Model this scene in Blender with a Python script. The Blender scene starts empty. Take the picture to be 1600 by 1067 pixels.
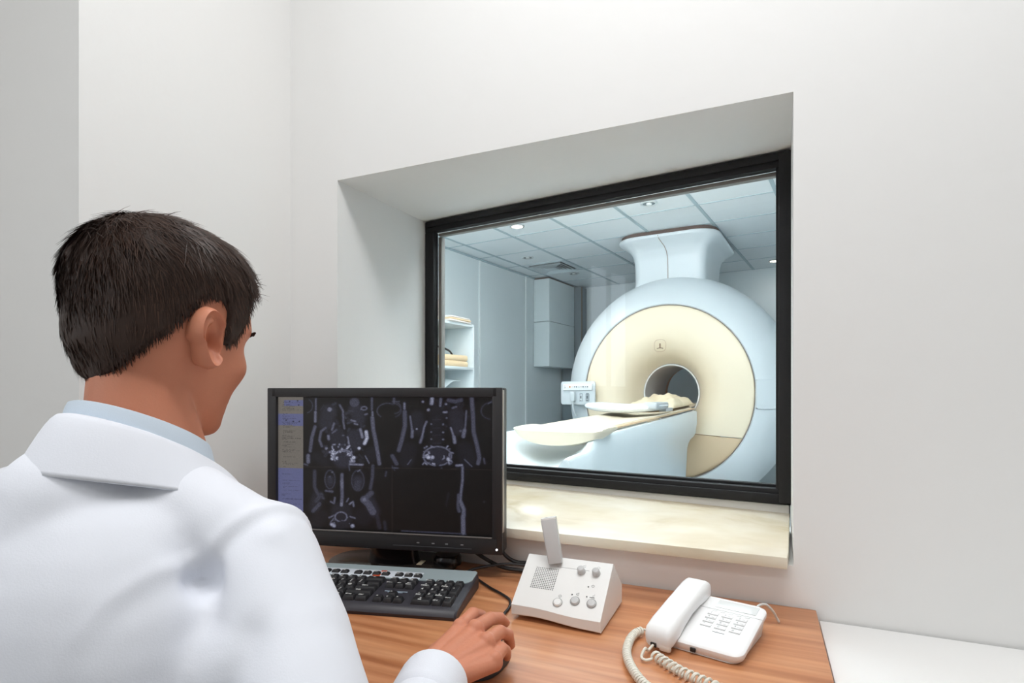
import bpy, bmesh, math, random
import numpy as np
from mathutils import Vector, Matrix, Euler
from mathutils.noise import noise as pnoise

random.seed(7)
np.random.seed(7)
SC = bpy.context.scene
COL = SC.collection
R = math.radians
V = Vector

# ------------------------------------------------------------------ materials
MATS = {}


def srgb(r, g, b):
    def f(c):
        c /= 255.0
        return c / 12.92 if c <= 0.04045 else ((c + 0.055) / 1.055) ** 2.4
    return (f(r), f(g), f(b), 1.0)


def mat(name, col, rough=0.5, metal=0.0, var=0.0, vscale=6.0, bump=0.0, bscale=60.0, spec=0.5, emit=None, estr=1.0,
        coat=0.0, sub=0.0, subcol=None, sheen=0.0):
    if name in MATS:
        return MATS[name]
    m = bpy.data.materials.new(name)
    m.use_nodes = True
    nt = m.node_tree
    b = nt.nodes['Principled BSDF']
    b.inputs['Base Color'].default_value = col
    b.inputs['Roughness'].default_value = rough
    b.inputs['Metallic'].default_value = metal
    b.inputs['Specular IOR Level'].default_value = spec
    b.inputs['Coat Weight'].default_value = coat
    b.inputs['Sheen Weight'].default_value = sheen
    if sub:
        b.inputs['Subsurface Weight'].default_value = sub
        b.inputs['Subsurface Radius'].default_value = subcol or (1.0, 0.35, 0.2)
        b.inputs['Subsurface Scale'].default_value = 0.006
    if emit:
        b.inputs['Emission Color'].default_value = emit
        b.inputs['Emission Strength'].default_value = estr
    tc = nt.nodes.new('ShaderNodeTexCoord')
    if var:
        n = nt.nodes.new('ShaderNodeTexNoise')
        n.inputs['Scale'].default_value = vscale
        n.inputs['Detail'].default_value = 4
        nt.links.new(tc.outputs['Object'], n.inputs['Vector'])
        mx = nt.nodes.new('ShaderNodeMix')
        mx.data_type = 'RGBA'
        mx.inputs['A'].default_value = tuple(c * (1 - var) for c in col[:3]) + (1,)
        mx.inputs['B'].default_value = tuple(min(1, c * (1 + var)) for c in col[:3]) + (1,)
        nt.links.new(n.outputs['Fac'], mx.inputs['Factor'])
        nt.links.new(mx.outputs['Result'], b.inputs['Base Color'])
    if bump:
        n2 = nt.nodes.new('ShaderNodeTexNoise')
        n2.inputs['Scale'].default_value = bscale
        n2.inputs['Detail'].default_value = 3
        nt.links.new(tc.outputs['Object'], n2.inputs['Vector'])
        bp = nt.nodes.new('ShaderNodeBump')
        bp.inputs['Strength'].default_value = bump
        bp.inputs['Distance'].default_value = 0.01
        nt.links.new(n2.outputs['Fac'], bp.inputs['Height'])
        nt.links.new(bp.outputs['Normal'], b.inputs['Normal'])
    MATS[name] = m
    return m


def ramp_mat(name, stops, scale_vec, noise_scale, detail=5, rough=0.4, dist=0.0, spec=0.5, bump=0.0, coat=0.0, rot=0.0, second=None):
    """noise stretched by scale_vec, mapped through colour stops"""
    m = bpy.data.materials.new(name)
    m.use_nodes = True
    nt = m.node_tree
    b = nt.nodes['Principled BSDF']
    b.inputs['Roughness'].default_value = rough
    b.inputs['Specular IOR Level'].default_value = spec
    b.inputs['Coat Weight'].default_value = coat
    b.inputs['Coat Roughness'].default_value = 0.15
    tc = nt.nodes.new('ShaderNodeTexCoord')
    mp = nt.nodes.new('ShaderNodeMapping')
    mp.inputs['Scale'].default_value = scale_vec
    mp.inputs['Rotation'].default_value = (0, 0, rot)
    nt.links.new(tc.outputs['Object'], mp.inputs['Vector'])
    n = nt.nodes.new('ShaderNodeTexNoise')
    n.inputs['Scale'].default_value = noise_scale
    n.inputs['Detail'].default_value = detail
    n.inputs['Distortion'].default_value = dist
    nt.links.new(mp.outputs['Vector'], n.inputs['Vector'])
    cr = nt.nodes.new('ShaderNodeValToRGB')
    el = cr.color_ramp.elements
    while len(el) < len(stops):
        el.new(0.5)
    for e, (p, c) in zip(el, stops):
        e.position = p
        e.color = c
    nt.links.new(n.outputs['Fac'], cr.inputs['Fac'])
    out = cr.outputs['Color']
    if second:
        n3 = nt.nodes.new('ShaderNodeTexNoise')
        n3.inputs['Scale'].default_value = second[0]
        n3.inputs['Detail'].default_value = 3
        mp2 = nt.nodes.new('ShaderNodeMapping')
        mp2.inputs['Scale'].default_value = second[1]
        nt.links.new(tc.outputs['Object'], mp2.inputs['Vector'])
        nt.links.new(mp2.outputs['Vector'], n3.inputs['Vector'])
        mx = nt.nodes.new('ShaderNodeMix')
        mx.data_type = 'RGBA'
        mx.blend_type = 'MULTIPLY'
        cr2 = nt.nodes.new('ShaderNodeValToRGB')
        cr2.color_ramp.elements[0].color = second[2]
        cr2.color_ramp.elements[0].position = 0.35
        cr2.color_ramp.elements[1].color = (1, 1, 1, 1)
        cr2.color_ramp.elements[1].position = 0.65
        nt.links.new(n3.outputs['Fac'], cr2.inputs['Fac'])
        mx.inputs['Factor'].default_value = 1.0
        nt.links.new(out, mx.inputs['A'])
        nt.links.new(cr2.outputs['Color'], mx.inputs['B'])
        out = mx.outputs['Result']
    nt.links.new(out, b.inputs['Base Color'])
    if bump:
        bp = nt.nodes.new('ShaderNodeBump')
        bp.inputs['Strength'].default_value = bump
        bp.inputs['Distance'].default_value = 0.002
        nt.links.new(n.outputs['Fac'], bp.inputs['Height'])
        nt.links.new(bp.outputs['Normal'], b.inputs['Normal'])
    MATS[name] = m
    return m


def attr_mat(name, attr, rough=0.4, emit=False, strength=1.0, spec=0.5):
    m = bpy.data.materials.new(name)
    m.use_nodes = True
    nt = m.node_tree
    b = nt.nodes['Principled BSDF']
    a = nt.nodes.new('ShaderNodeVertexColor')
    a.layer_name = attr
    b.inputs['Roughness'].default_value = rough
    b.inputs['Specular IOR Level'].default_value = spec
    if emit:
        b.inputs['Base Color'].default_value = (0.006, 0.006, 0.006, 1)
        nt.links.new(a.outputs['Color'], b.inputs['Emission Color'])
        b.inputs['Emission Strength'].default_value = strength
    else:
        nt.links.new(a.outputs['Color'], b.inputs['Base Color'])
    MATS[name] = m
    return m


# ------------------------------------------------------------------ mesh builder
class MB:
    def __init__(self):
        self.bm = bmesh.new()

    def mesh_data(self, verts, faces, M=None):
        vs = [self.bm.verts.new(M @ V(v) if M else V(v)) for v in verts]
        for f in faces:
            try:
                self.bm.faces.new([vs[i] for i in f])
            except ValueError:
                pass
        return vs

    def box(self, c, s, bev=0.0, seg=2, M=None):
        x, y, z = s[0] / 2, s[1] / 2, s[2] / 2
        vs = [(a * x, b * y, d * z) for a in (-1, 1) for b in (-1, 1) for d in (-1, 1)]
        fs = [(0, 1, 3, 2), (4, 6, 7, 5), (0, 4, 5, 1), (2, 3, 7, 6), (0, 2, 6, 4), (1, 5, 7, 3)]
        T = Matrix.Translation(c)
        if M:
            T = M @ T
        t = bmesh.new()
        tv = [t.verts.new(T @ V(v)) for v in vs]
        for f in fs:
            t.faces.new([tv[i] for i in f])
        if bev:
            bmesh.ops.bevel(t, geom=t.edges[:] + t.verts[:], offset=bev, segments=seg, profile=0.5, affect='EDGES')
        self.absorb(t)
        return self

    def absorb(self, t):
        me = bpy.data.meshes.new('tmp')
        t.to_mesh(me)
        t.free()
        self.bm.from_mesh(me)
        bpy.data.meshes.remove(me)

    def prism(self, poly, z0, z1, bev=0.0, seg=2, M=None):
        t = bmesh.new()
        lo = [t.verts.new((p[0], p[1], z0)) for p in poly]
        hi = [t.verts.new((p[0], p[1], z1)) for p in poly]
        n = len(poly)
        t.faces.new(lo[::-1])
        t.faces.new(hi)
        for i in range(n):
            t.faces.new([lo[i], lo[(i + 1) % n], hi[(i + 1) % n], hi[i]])
        bmesh.ops.recalc_face_normals(t, faces=t.faces[:])
        if bev:
            es = [e for e in t.edges if len(e.link_faces) == 2 and e.calc_face_angle(0) > 0.5]
            bmesh.ops.bevel(t, geom=es, offset=bev, segments=seg, profile=0.5, affect='EDGES')
        if M:
            t.transform(M)
        self.absorb(t)
        return self

    def loft(self, rings, closed=True, cap=True, M=None):
        n = len(rings[0])
        t = bmesh.new()
        rv = [[t.verts.new(p) for p in r] for r in rings]
        for a, b in zip(rv[:-1], rv[1:]):
            for i in range(n if closed else n - 1):
                j = (i + 1) % n
                try:
                    t.faces.new([a[i], a[j], b[j], b[i]])
                except ValueError:
                    pass
        if cap:
            for r in (rv[0], rv[-1]):
                try:
                    t.faces.new(r)
                except ValueError:
                    pass
        bmesh.ops.recalc_face_normals(t, faces=t.faces[:])
        if M:
            t.transform(M)
        self.absorb(t)
        return self

    def tube(self, pts, r, n=10, M=None, cap=True):
        pts = [V(p) for p in pts]
        rs = r if isinstance(r, (list, tuple)) else [r] * len(pts)
        rings = []
        up = None
        for i, p in enumerate(pts):
            d = (pts[min(i + 1, len(pts) - 1)] - pts[max(i - 1, 0)]).normalized()
            if up is None:
                up = V((0, 0, 1)) if abs(d.z) < 0.9 else V((1, 0, 0))
            a = up - d * up.dot(d)
            if a.length < 1e-6:
                a = V((1, 0, 0)) - d * d.x
            a.normalize()
            up = a
            b = d.cross(a)
            rings.append([p + rs[i] * (math.cos(k * 2 * math.pi / n) * a + math.sin(k * 2 * math.pi / n) * b) for k in range(n)])
        return self.loft(rings, True, cap, M)

    def lathe(self, prof, n=32, M=None, cap=False, sx=1.0):
        """prof: (r, z) revolved about z"""
        rings = [[(sx * r * math.cos(2 * math.pi * k / n), r * math.sin(2 * math.pi * k / n), z) for k in range(n)] for r, z in prof]
        return self.loft(rings, True, cap, M)

    def ball(self, c, r, u=16, v=10, M=None):
        rr = r if isinstance(r, (list, tuple)) else (r, r, r)
        T = Matrix.Translation(c) @ Matrix.Diagonal((rr[0], rr[1], rr[2], 1))
        if M:
            T = M @ T
        t = bmesh.new()
        bmesh.ops.create_uvsphere(t, u_segments=u, v_segments=v, radius=1, matrix=T)
        self.absorb(t)
        return self

    def capsule(self, p0, r0, p1, r1, n=16):
        p0, p1 = V(p0), V(p1)
        L = (p1 - p0).length
        d = (p1 - p0).normalized()
        prof = []
        for k in range(6):
            a = -math.pi / 2 + k * math.pi / 12
            prof.append((r0 * math.cos(a) + 1e-5, r0 * math.sin(a)))
        for k in range(1, 7):
            a = k * math.pi / 12
            prof.append((r1 * math.cos(a) + 1e-5, L + r1 * math.sin(a)))
        Q = d.to_track_quat('Z', 'Y').to_matrix().to_4x4()
        return self.lathe(prof, n, Matrix.Translation(p0) @ Q, cap=True)

    def text(self, s, size, M, extrude=0.0, align='CENTER', bold=0.0):
        cu = bpy.data.curves.new('t', 'FONT')
        cu.body = s
        cu.size = size
        cu.align_x = align
        cu.align_y = 'CENTER'
        cu.extrude = extrude
        cu.offset = bold
        o = bpy.data.objects.new('t', cu)
        COL.objects.link(o)
        dg = bpy.context.evaluated_depsgraph_get()
        me = bpy.data.meshes.new_from_object(o.evaluated_get(dg))
        me.transform(M)
        self.bm.from_mesh(me)
        bpy.data.objects.remove(o)
        bpy.data.curves.remove(cu)
        bpy.data.meshes.remove(me)
        return self

    def build(self, name, m, parent=None, smooth=40, loc=None, rz=None):
        me = bpy.data.meshes.new(name)
        self.bm.to_mesh(me)
        self.bm.free()
        return link_mesh(name, me, m, parent, smooth, loc, rz)


def link_mesh(name, me, m, parent=None, smooth=40, loc=None, rz=None):
    if m is not None and len(me.materials) == 0:
        me.materials.append(m)
    if smooth is not None:
        me.polygons.foreach_set('use_smooth', [True] * len(me.polygons))
        me.set_sharp_from_angle(angle=R(smooth))
    o = bpy.data.objects.new(name, me)
    COL.objects.link(o)
    if parent:
        o.parent = parent
    if loc is not None:
        o.location = loc
    if rz is not None:
        o.rotation_euler = (0, 0, rz)
    return o


def tag(o, label=None, cat=None, group=None, kind=None):
    if label:
        o['label'] = label
    if cat:
        o['category'] = cat
    if group:
        o['group'] = group
    if kind:
        o['kind'] = kind
    return o


def thing(name, label, cat, loc=(0, 0, 0), rz=0.0, group=None):
    o = bpy.data.objects.new(name, None)
    o.empty_display_size = 0.05
    COL.objects.link(o)
    o.location = loc
    o.rotation_euler = (0, 0, rz)
    return tag(o, label, cat, group)


def smoothstep(a, b, x):
    t = np.clip((x - a) / (b - a), 0, 1)
    return t * t * (3 - 2 * t)


def catmull(pts, n=8):
    pts = [V(p) for p in pts]
    P = [pts[0] * 2 - pts[1]] + pts + [pts[-1] * 2 - pts[-2]]
    out = []
    for i in range(1, len(P) - 2):
        p0, p1, p2, p3 = P[i - 1:i + 3]
        for k in range(n):
            t = k / n
            out.append(0.5 * ((2 * p1) + (p2 - p0) * t + (2 * p0 - 5 * p1 + 4 * p2 - p3) * t * t + (3 * p1 - p0 - 3 * p2 + p3) * t ** 3))
    out.append(pts[-1])
    return out


def rrect(hx, hy, r, n=6, cx=0.0, cy=0.0):
    """rounded rectangle outline, counter-clockwise"""
    out = []
    for sx, sy, a0 in ((1, 1, 0), (-1, 1, 90), (-1, -1, 180), (1, -1, 270)):
        for k in range(n + 1):
            a = R(a0 + 90 * k / n)
            out.append((cx + sx * (hx - r) + r * math.cos(a), cy + sy * (hy - r) + r * math.sin(a)))
    return out


RX90 = Matrix.Rotation(R(90), 4, 'X')
# ------------------------------------------------------------------ palette
M_WALL = mat('painted_wall', srgb(229, 229, 228), 0.75, var=0.012, vscale=1.5, bump=0.06, bscale=25, spec=0.25)
M_REVEAL = M_WALL
M_CEIL = mat('white_ceiling', srgb(235, 235, 233), 0.8, spec=0.2)
M_FLOOR = mat('grey_floor', srgb(150, 148, 145), 0.5, var=0.08, vscale=9)
M_BLACKFRAME = mat('black_frame', srgb(30, 30, 32), 0.55, bump=0.05, bscale=200, spec=0.3)
M_JAMB = mat('grey_jamb', srgb(135, 131, 126), 0.6)
M_MARBLE = ramp_mat('cream_marble', [(0.28, srgb(204, 192, 168)), (0.40, srgb(222, 213, 195)), (0.55, srgb(227, 220, 204)), (0.8, srgb(231, 226, 213))],
                    (1.0, 1.5, 1), 3.4, 9, rough=0.22, spec=0.35, dist=1.6, rot=0.5, second=(5.0, (1, 1.6, 1), srgb(240, 233, 218)))
M_SEALSTRIP = mat('pale_sealant', srgb(200, 198, 194), 0.9, spec=0.1)
M_SW = mat('scanner_room_wall', srgb(214, 223, 226), 0.55, var=0.02, vscale=2)
M_SSTRIP = mat('scanner_wall_strip', srgb(228, 234, 236), 0.45)
M_SCEIL = mat('ceiling_tile', srgb(226, 233, 236), 0.8, bump=0.05, bscale=150)
M_SGRID = mat('ceiling_grid_bar', srgb(168, 187, 194), 0.6)
M_SFLOOR = mat('scanner_floor', srgb(200, 204, 206), 0.35, var=0.05, vscale=3)

# ------------------------------------------------------------------ control room shell
b = MB()
b.prism([(-1.14, 1.125), (-0.982, 1.125), (-0.967, 1.575), (-3.95, 1.93), (-3.95, 1.80), (-1.14, 1.46)], 0, 2.75)
b.prism([(0.052, 1.125), (2.0, 1.125), (2.0, 1.20), (1.75, 1.245), (0.061, 1.45)], 0, 2.75)
b.prism([(-0.982, 1.125), (0.052, 1.125), (0.061, 1.45), (-0.967, 1.575)], 1.66, 2.75)
b.prism([(-0.982, 1.125), (0.052, 1.125), (0.061, 1.45), (-0.967, 1.575)], 0, 0.812)
tag(b.build('wall_front', M_WALL, smooth=None), kind='structure')
b = MB().prism([(-1.14, 1.46), (-1.14, 0.62), (-1.75, 0.62), (-1.75, 1.54)], 0, 2.75)
tag(b.build('wall_left', M_WALL, smooth=None), kind='structure')
b = MB().prism([(-1.65, 0.62), (-1.75, 0.62), (-1.75, -2.3), (-1.65, -2.3)], 0, 2.75)
tag(b.build('wall_left_rear', M_WALL, smooth=None), kind='structure')
b = MB().prism([(2.0, 1.2), (2.0, -2.3), (2.1, -2.3), (2.1, 1.2)], 0, 2.75)
tag(b.build('wall_right', M_WALL, smooth=None), kind='structure')
b = MB().prism([(-1.75, -2.3), (2.1, -2.3), (2.1, -2.4), (-1.75, -2.4)], 0, 2.75)
tag(b.build('wall_rear', M_WALL, smooth=None), kind='structure')
b = MB().prism([(-1.75, -2.4), (2.1, -2.4), (2.1, 1.2), (-1.75, 1.5)], 2.75, 2.83)
tag(b.build('ceiling', M_CEIL, smooth=None), kind='structure')
b = MB().prism([(-1.75, -2.4), (2.1, -2.4), (2.1, 1.2), (-1.75, 1.5)], -0.05, 0)
tag(b.build('floor', M_FLOOR, smooth=None), kind='structure')

# marble sill: slab sloping gently up to the frame, overhanging the wall
b = MB()
pl = [(-0.978, 1.092), (0.041, 1.092), (0.0445, 1.127), (0.0565, 1.383), (-0.9635, 1.506)]
t = bmesh.new()
def sill_z(y): return 0.834 + (y - 1.092) * 0.075
lo = [t.verts.new((x, y, 0.813)) for x, y in pl]
hi = [t.verts.new((x, y, sill_z(y))) for x, y in pl]
t.faces.new(lo[::-1]); t.faces.new(hi)
for i in range(5):
    t.faces.new([lo[i], lo[(i + 1) % 5], hi[(i + 1) % 5], hi[i]])
bmesh.ops.recalc_face_normals(t, faces=t.faces[:])
bmesh.ops.bevel(t, geom=[e for e in t.edges if e.calc_face_angle(0) > 0.5], offset=0.002, segments=2, profile=0.5, affect='EDGES')
b.absorb(t)
tag(b.build('trim_1', M_MARBLE), kind='structure')

# window: black frame in its own plane (local x along the frame, local y into the scanner room)
PW = (-0.967, 1.51)
WA = math.atan2(1.387 - 1.51, 0.061 + 0.967)
WL = math.hypot(1.028, 0.123)
win = bpy.data.objects.new('window_1', None)
COL.objects.link(win)
win.location = (PW[0], PW[1], 0)
win.rotation_euler = (0, 0, WA)
tag(win, kind='structure')
Z0, Z1 = 0.8735, 1.6585
b = MB()
fw = 0.034
b.box((WL / 2, 0.01, Z1 - fw / 2), (WL, 0.024, fw), 0.002)
b.box((WL / 2, 0.01, Z0 + fw / 2), (WL, 0.024, fw), 0.002)
b.box((fw / 2, 0.01, (Z0 + Z1) / 2), (fw, 0.024, Z1 - Z0 - 2 * fw), 0.002)
b.box((WL - fw / 2 + 0.002, 0.01, (Z0 + Z1) / 2), (fw, 0.024, Z1 - Z0 - 2 * fw), 0.002)
# proud corner post and stepped beads on the near face
b.box((WL - 0.012, 0.0, (Z0 + Z1) / 2), (0.026, 0.03, Z1 - Z0 - 0.01), 0.002)
b.box((WL / 2, -0.006, Z1 - 0.011), (WL - 0.02, 0.006, 0.018), 0.0015)
b.box((WL / 2, -0.006, Z0 + 0.012), (WL - 0.02, 0.008, 0.022), 0.0015)
b.build('window_frame', M_BLACKFRAME, win)
b = MB()
j = 0.009
b.box((WL / 2, 0.031, Z1 - fw - j / 2), (WL - 2 * fw, 0.018, j), 0.001)
j = 0.012
b.box((fw + j / 2, 0.031, (Z0 + Z1) / 2), (j, 0.018, Z1 - Z0 - 2 * fw - 2 * j), 0.001)
b.build('window_bead', M_JAMB, win)
b = MB()
b.box((WL / 2, 0.031, Z0 + fw + 0.002), (WL - 2 * fw, 0.018, 0.008), 0.001)
b.build('window_lower_bead', M_BLACKFRAME, win)
b = MB()
b.box((WL / 2, 0.010, 0.8580), (WL - 0.01, 0.030, 0.031), 0.001)
b.build('sealant_strip', M_SEALSTRIP, win)
g = bpy.data.materials.new('window_glass')
g.use_nodes = True
nt = g.node_tree
nt.nodes.clear()
o_ = nt.nodes.new('ShaderNodeOutputMaterial')
mxs = nt.nodes.new('ShaderNodeMixShader')
tr = nt.nodes.new('ShaderNodeBsdfTransparent')
tr.inputs['Color'].default_value = (0.965, 0.985, 0.985, 1)
gl = nt.nodes.new('ShaderNodeBsdfGlossy')
gl.inputs['Roughness'].default_value = 0.0
fr = nt.nodes.new('ShaderNodeFresnel')
fr.inputs['IOR'].default_value = 1.45
nt.links.new(fr.outputs[0], mxs.inputs[0])
nt.links.new(tr.outputs[0], mxs.inputs[1])
nt.links.new(gl.outputs[0], mxs.inputs[2])
nt.links.new(mxs.outputs[0], o_.inputs['Surface'])
b = MB()
b.mesh_data([(fw, 0.0235, Z0 + fw), (WL - fw, 0.0235, Z0 + fw), (WL - fw, 0.0235, Z1 - fw), (fw, 0.0235, Z1 - fw)], [(0, 1, 2, 3)])
b.build('window_glass', g, win, smooth=None)

# ------------------------------------------------------------------ scanner room shell (own axes, turned 8 degrees)
PH = R(8)
SRM = Matrix.Rotation(-PH, 4, 'Z')       # room axes -> world
CZ = 2.55
def rm(x, y, z=0.0): return tuple(SRM @ V((x, y, z)))
XL, XR, YF = -3.45, 1.35, 6.98
b = MB().prism([(XL - 0.1, 1.4), (XL, 1.4), (XL, YF), (XL - 0.1, YF)], 0, CZ, M=SRM)
wl = tag(b.build('wall_scanner_left', M_SW, smooth=None), kind='structure')
b = MB()
for y in (3.92, 4.89, 5.86):
    b.box((XL + 0.004, y, CZ / 2), (0.008, 0.025, CZ), M=SRM)
b.build('joint_strip', M_SSTRIP, wl, smooth=None)
b = MB().prism([(XL - 0.1, YF), (XR + 0.1, YF), (XR + 0.1, YF + 0.1), (XL - 0.1, YF + 0.1)], 0, CZ, M=SRM)
tag(b.build('wall_scanner_far', M_SW, smooth=None), kind='structure')
b = MB().prism([(XR, 1.3), (XR + 0.1, 1.3), (XR + 0.1, YF), (XR, YF)], 0, CZ, M=SRM)
tag(b.build('wall_scanner_right', M_SW, smooth=None), kind='structure')
b = MB().prism([(XL - 0.1, 1.42), (XR + 0.1, 1.42), (XR + 0.1, YF + 0.1), (XL - 0.1, YF + 0.1)], -0.05, 0, M=SRM)
tag(b.build('floor_scanner_room', M_SFLOOR, smooth=None), kind='structure')
b = MB().prism([(XL - 0.1, 1.58), (XR + 0.1, 1.42), (XR + 0.1, YF + 0.1), (XL - 0.1, YF + 0.1)], CZ, CZ + 0.05, M=SRM)
sc_ = tag(b.build('ceiling_scanner_room', M_SCEIL, smooth=None), kind='structure')
b = MB()
k = 0
x = -0.52 - 6 * 0.545
while x < XR:
    if x > XL:
        b.box((x, (1.65 + YF) / 2, CZ - 0.002), (0.026, YF - 1.65, 0.006), M=SRM)
    x += 0.545
y = 4.36 - 5 * 0.52
while y < YF:
    b.box(((XL + XR) / 2, y, CZ - 0.0015), (XR - XL, 0.012, 0.004), M=SRM)
    y += 0.52
b.build('ceiling_grid', M_SGRID, sc_, smooth=None)
# dark shadow-gap moulding along the left wall head
b = MB().box((XL + 0.01, (1.6 + YF) / 2, CZ - 0.012), (0.02, YF - 1.6, 0.012), M=SRM)
tag(b.build('trim_2', M_SGRID, smooth=None), kind='structure')

# ------------------------------------------------------------------ scanner room fittings
M_LAMPRING = mat('lamp_ring', srgb(205, 212, 214), 0.3, metal=0.4)
M_LAMPDARK = mat('lamp_reflector', srgb(120, 130, 132), 0.15, metal=0.9)
M_LAMPON = mat('lamp_glow', srgb(255, 244, 224), 0.4, emit=srgb(255, 240, 214), estr=9.0)
M_LAMPOFF = mat('lamp_off', srgb(225, 230, 230), 0.2)
lamps = [((-2.50, 4.10), True, 'lit downlight in scanner room ceiling, small and round, nearest the left frame'),
         ((-1.36, 4.13), False, 'unlit round downlight in ceiling panel in front of scanner duct'),
         ((-2.98, 5.10), False, 'unlit downlight in ceiling panel just before the air vent'),
         ((-2.91, 6.07), False, 'unlit downlight in the ceiling beyond the air vent'),
         ((-0.80, 6.63), True, 'lit downlight glowing beyond scanner duct by the right window frame')]
for (x, y), on, lab in lamps:
    t_ = thing('ceiling_downlight', lab, 'ceiling light', rm(x, y, CZ), -PH, 'downlights in the scanner room ceiling')
    MB().lathe([(0.048, 0.0), (0.062, -0.002), (0.064, -0.008), (0.056, -0.012), (0.047, -0.009), (0.046, -0.002), (0.048, 0)], 28).build('ring', M_LAMPRING, t_)
    MB().lathe([(0.0001, -0.002), (0.046, -0.002), (0.046, -0.005), (0.036, -0.0045), (0.0001, -0.0045)], 28).build('reflector', M_LAMPDARK if not on else M_LAMPON, t_)
    MB().lathe([(0.0001, -0.004), (0.022, -0.004), (0.02, -0.013), (0.0001, -0.016)], 20).build('bulb', M_LAMPON if on else M_LAMPOFF, t_)

vent = thing('air_vent', 'square white four way air vent in the scanner room ceiling', 'air vent', rm(-2.965, 5.63, CZ), -PH)
b = MB()
sq = lambda h, z: [(h, h, z), (-h, h, z), (-h, -h, z), (h, -h, z)]
b.loft([sq(0.252, -0.001), sq(0.252, -0.006), sq(0.215, -0.012), sq(0.208, -0.004)], cap=False)
for h in (0.205, 0.168, 0.131, 0.094):
    b.loft([sq(h - 0.030, -0.004), sq(h + 0.004, -0.030), sq(h + 0.0015, -0.032), sq(h - 0.033, -0.006)], cap=False)
b.loft([sq(0.052, -0.006), sq(0.064, -0.030)], cap=True)
b.build('louvre', mat('vent_white', srgb(200, 212, 217), 0.5), vent, smooth=None)
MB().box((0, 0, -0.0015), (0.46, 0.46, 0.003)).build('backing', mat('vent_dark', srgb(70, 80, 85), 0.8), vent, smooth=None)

M_CAB = mat('cabinet_pale', srgb(214, 225, 228), 0.45)
M_CABSIDE = M_CAB
cab = thing('wall_cabinet', 'tall pale cabinet hung high in the far left corner', 'cabinet', rm(XL, 6.03, 0), -PH)
MB().box((0.115, 0.36, 1.725), (0.218, 0.70, 0.545), 0.004).build('lower_box', M_CAB, cab)
MB().box((0.115, 0.36, 2.262), (0.218, 0.70, 0.52), 0.004).build('upper_box', M_CAB, cab)
MB().box((0.115, 0.36, 2.53), (0.20, 0.69, 0.016)).build('shadow_gap', mat('brown_gap', srgb(110, 100, 95), 0.7), cab)
pp = thing('corner_gap_block', 'dark block standing for the gap in corner behind the tall cabinet', 'panel', rm(XL + 0.16, 6.87, 0), -PH)  # block coloured dark to stand for the unlit gap behind the cabinet
MB().box((0, 0, 1.27), (0.28, 0.18, 2.52), 0.004).build('gap_filler', mat('gap_grey', srgb(128, 140, 146), 0.6), pp)
MB().box((0.142, -0.07, 1.27), (0.006, 0.03, 2.52)).build('edge_strip', mat('gap_edge_brown', srgb(120, 104, 94), 0.6), pp)

# open shelf unit against the left wall, opening to +x
M_SHELF = mat('shelf_white', srgb(224, 234, 238), 0.4)
sh = thing('shelf_unit', 'open white shelf unit against the left wall of scanner room', 'shelf', rm(XL, 0, 0), -PH)
yA, yB, ztop = 3.30, 4.31, 1.765
for nm, c, s in [('side_panel', (0.18, yB - 0.009, ztop / 2), (0.34, 0.018, ztop)), ('side_panel', (0.18, yA + 0.009, ztop / 2), (0.34, 0.018, ztop)),
                 ('back_panel', (0.016, (yA + yB) / 2, ztop / 2), (0.012, yB - yA - 0.04, ztop - 0.06))]:
    MB().box(c, s, 0.0015).build(nm, M_SHELF if nm != 'back_panel' else M_SW, sh)
for z in (0.08, 0.62, 1.02, 1.354, ztop - 0.012):
    MB().box((0.185, (yA + yB) / 2, z), (0.33, yB - yA - 0.038, 0.024), 0.0015).build('shelf_board', M_SHELF, sh)

M_TOWW = mat('towel_white', srgb(236, 230, 224), 0.9, bump=0.3, bscale=180, sheen=0.3)
M_TAN = mat('blanket_tan', srgb(233, 208, 168), 0.9, var=0.05, bump=0.3, bscale=120, sheen=0.3)
M_GREYBEIGE = mat('grey_beige', srgb(190, 180, 172), 0.7)


def folded(name, label, cat, x, y, z, sx, sy, h, m, layers=2, rz=0.0, group=None, edge=None):
    """a cloth folded in flat layers with round folds at one end"""
    t_ = thing(name, label, cat, rm(XL + x, y, z), -PH + rz, group)
    lh = h / layers
    for i in range(layers):
        pts = rrect(sx / 2 * (1 - 0.02 * i), sy / 2 * (1 - 0.03 * i), 0.035, 5)
        rings = []
        for zz, sc in ((0.0, 0.93), (0.12, 0.985), (0.5, 1.0), (0.88, 0.985), (1.0, 0.93)):
            rings.append([(px * sc, py * sc + 0.006 * math.sin(i * 2.1), lh * (i + zz) + (0.004 * pnoise(V((px * 9, py * 9, i))) if i + zz > 0.4 else 0.0)) for px, py in pts])
        MB().loft(rings).build('fold_layer', edge if (edge and i % 2) else m, t_, 60)
    return t_


folded('folded_towel', 'folded white towel lying on top of the shelf unit', 'towel', 0.235, 4.09, ztop + 0.001, 0.26, 0.36, 0.05, M_TOWW, 3, 0.05, edge=M_TAN)
folded('folded_blanket', 'folded tan blanket on middle shelf of the shelf unit', 'blanket', 0.2, 4.08, 1.3665, 0.26, 0.36, 0.105, M_TAN, 2)
folded('folded_blanket', 'tan blanket lying on lower shelf under the white cloth', 'blanket', 0.2, 3.98, 1.0325, 0.26, 0.34, 0.115, M_TAN, 2)
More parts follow.
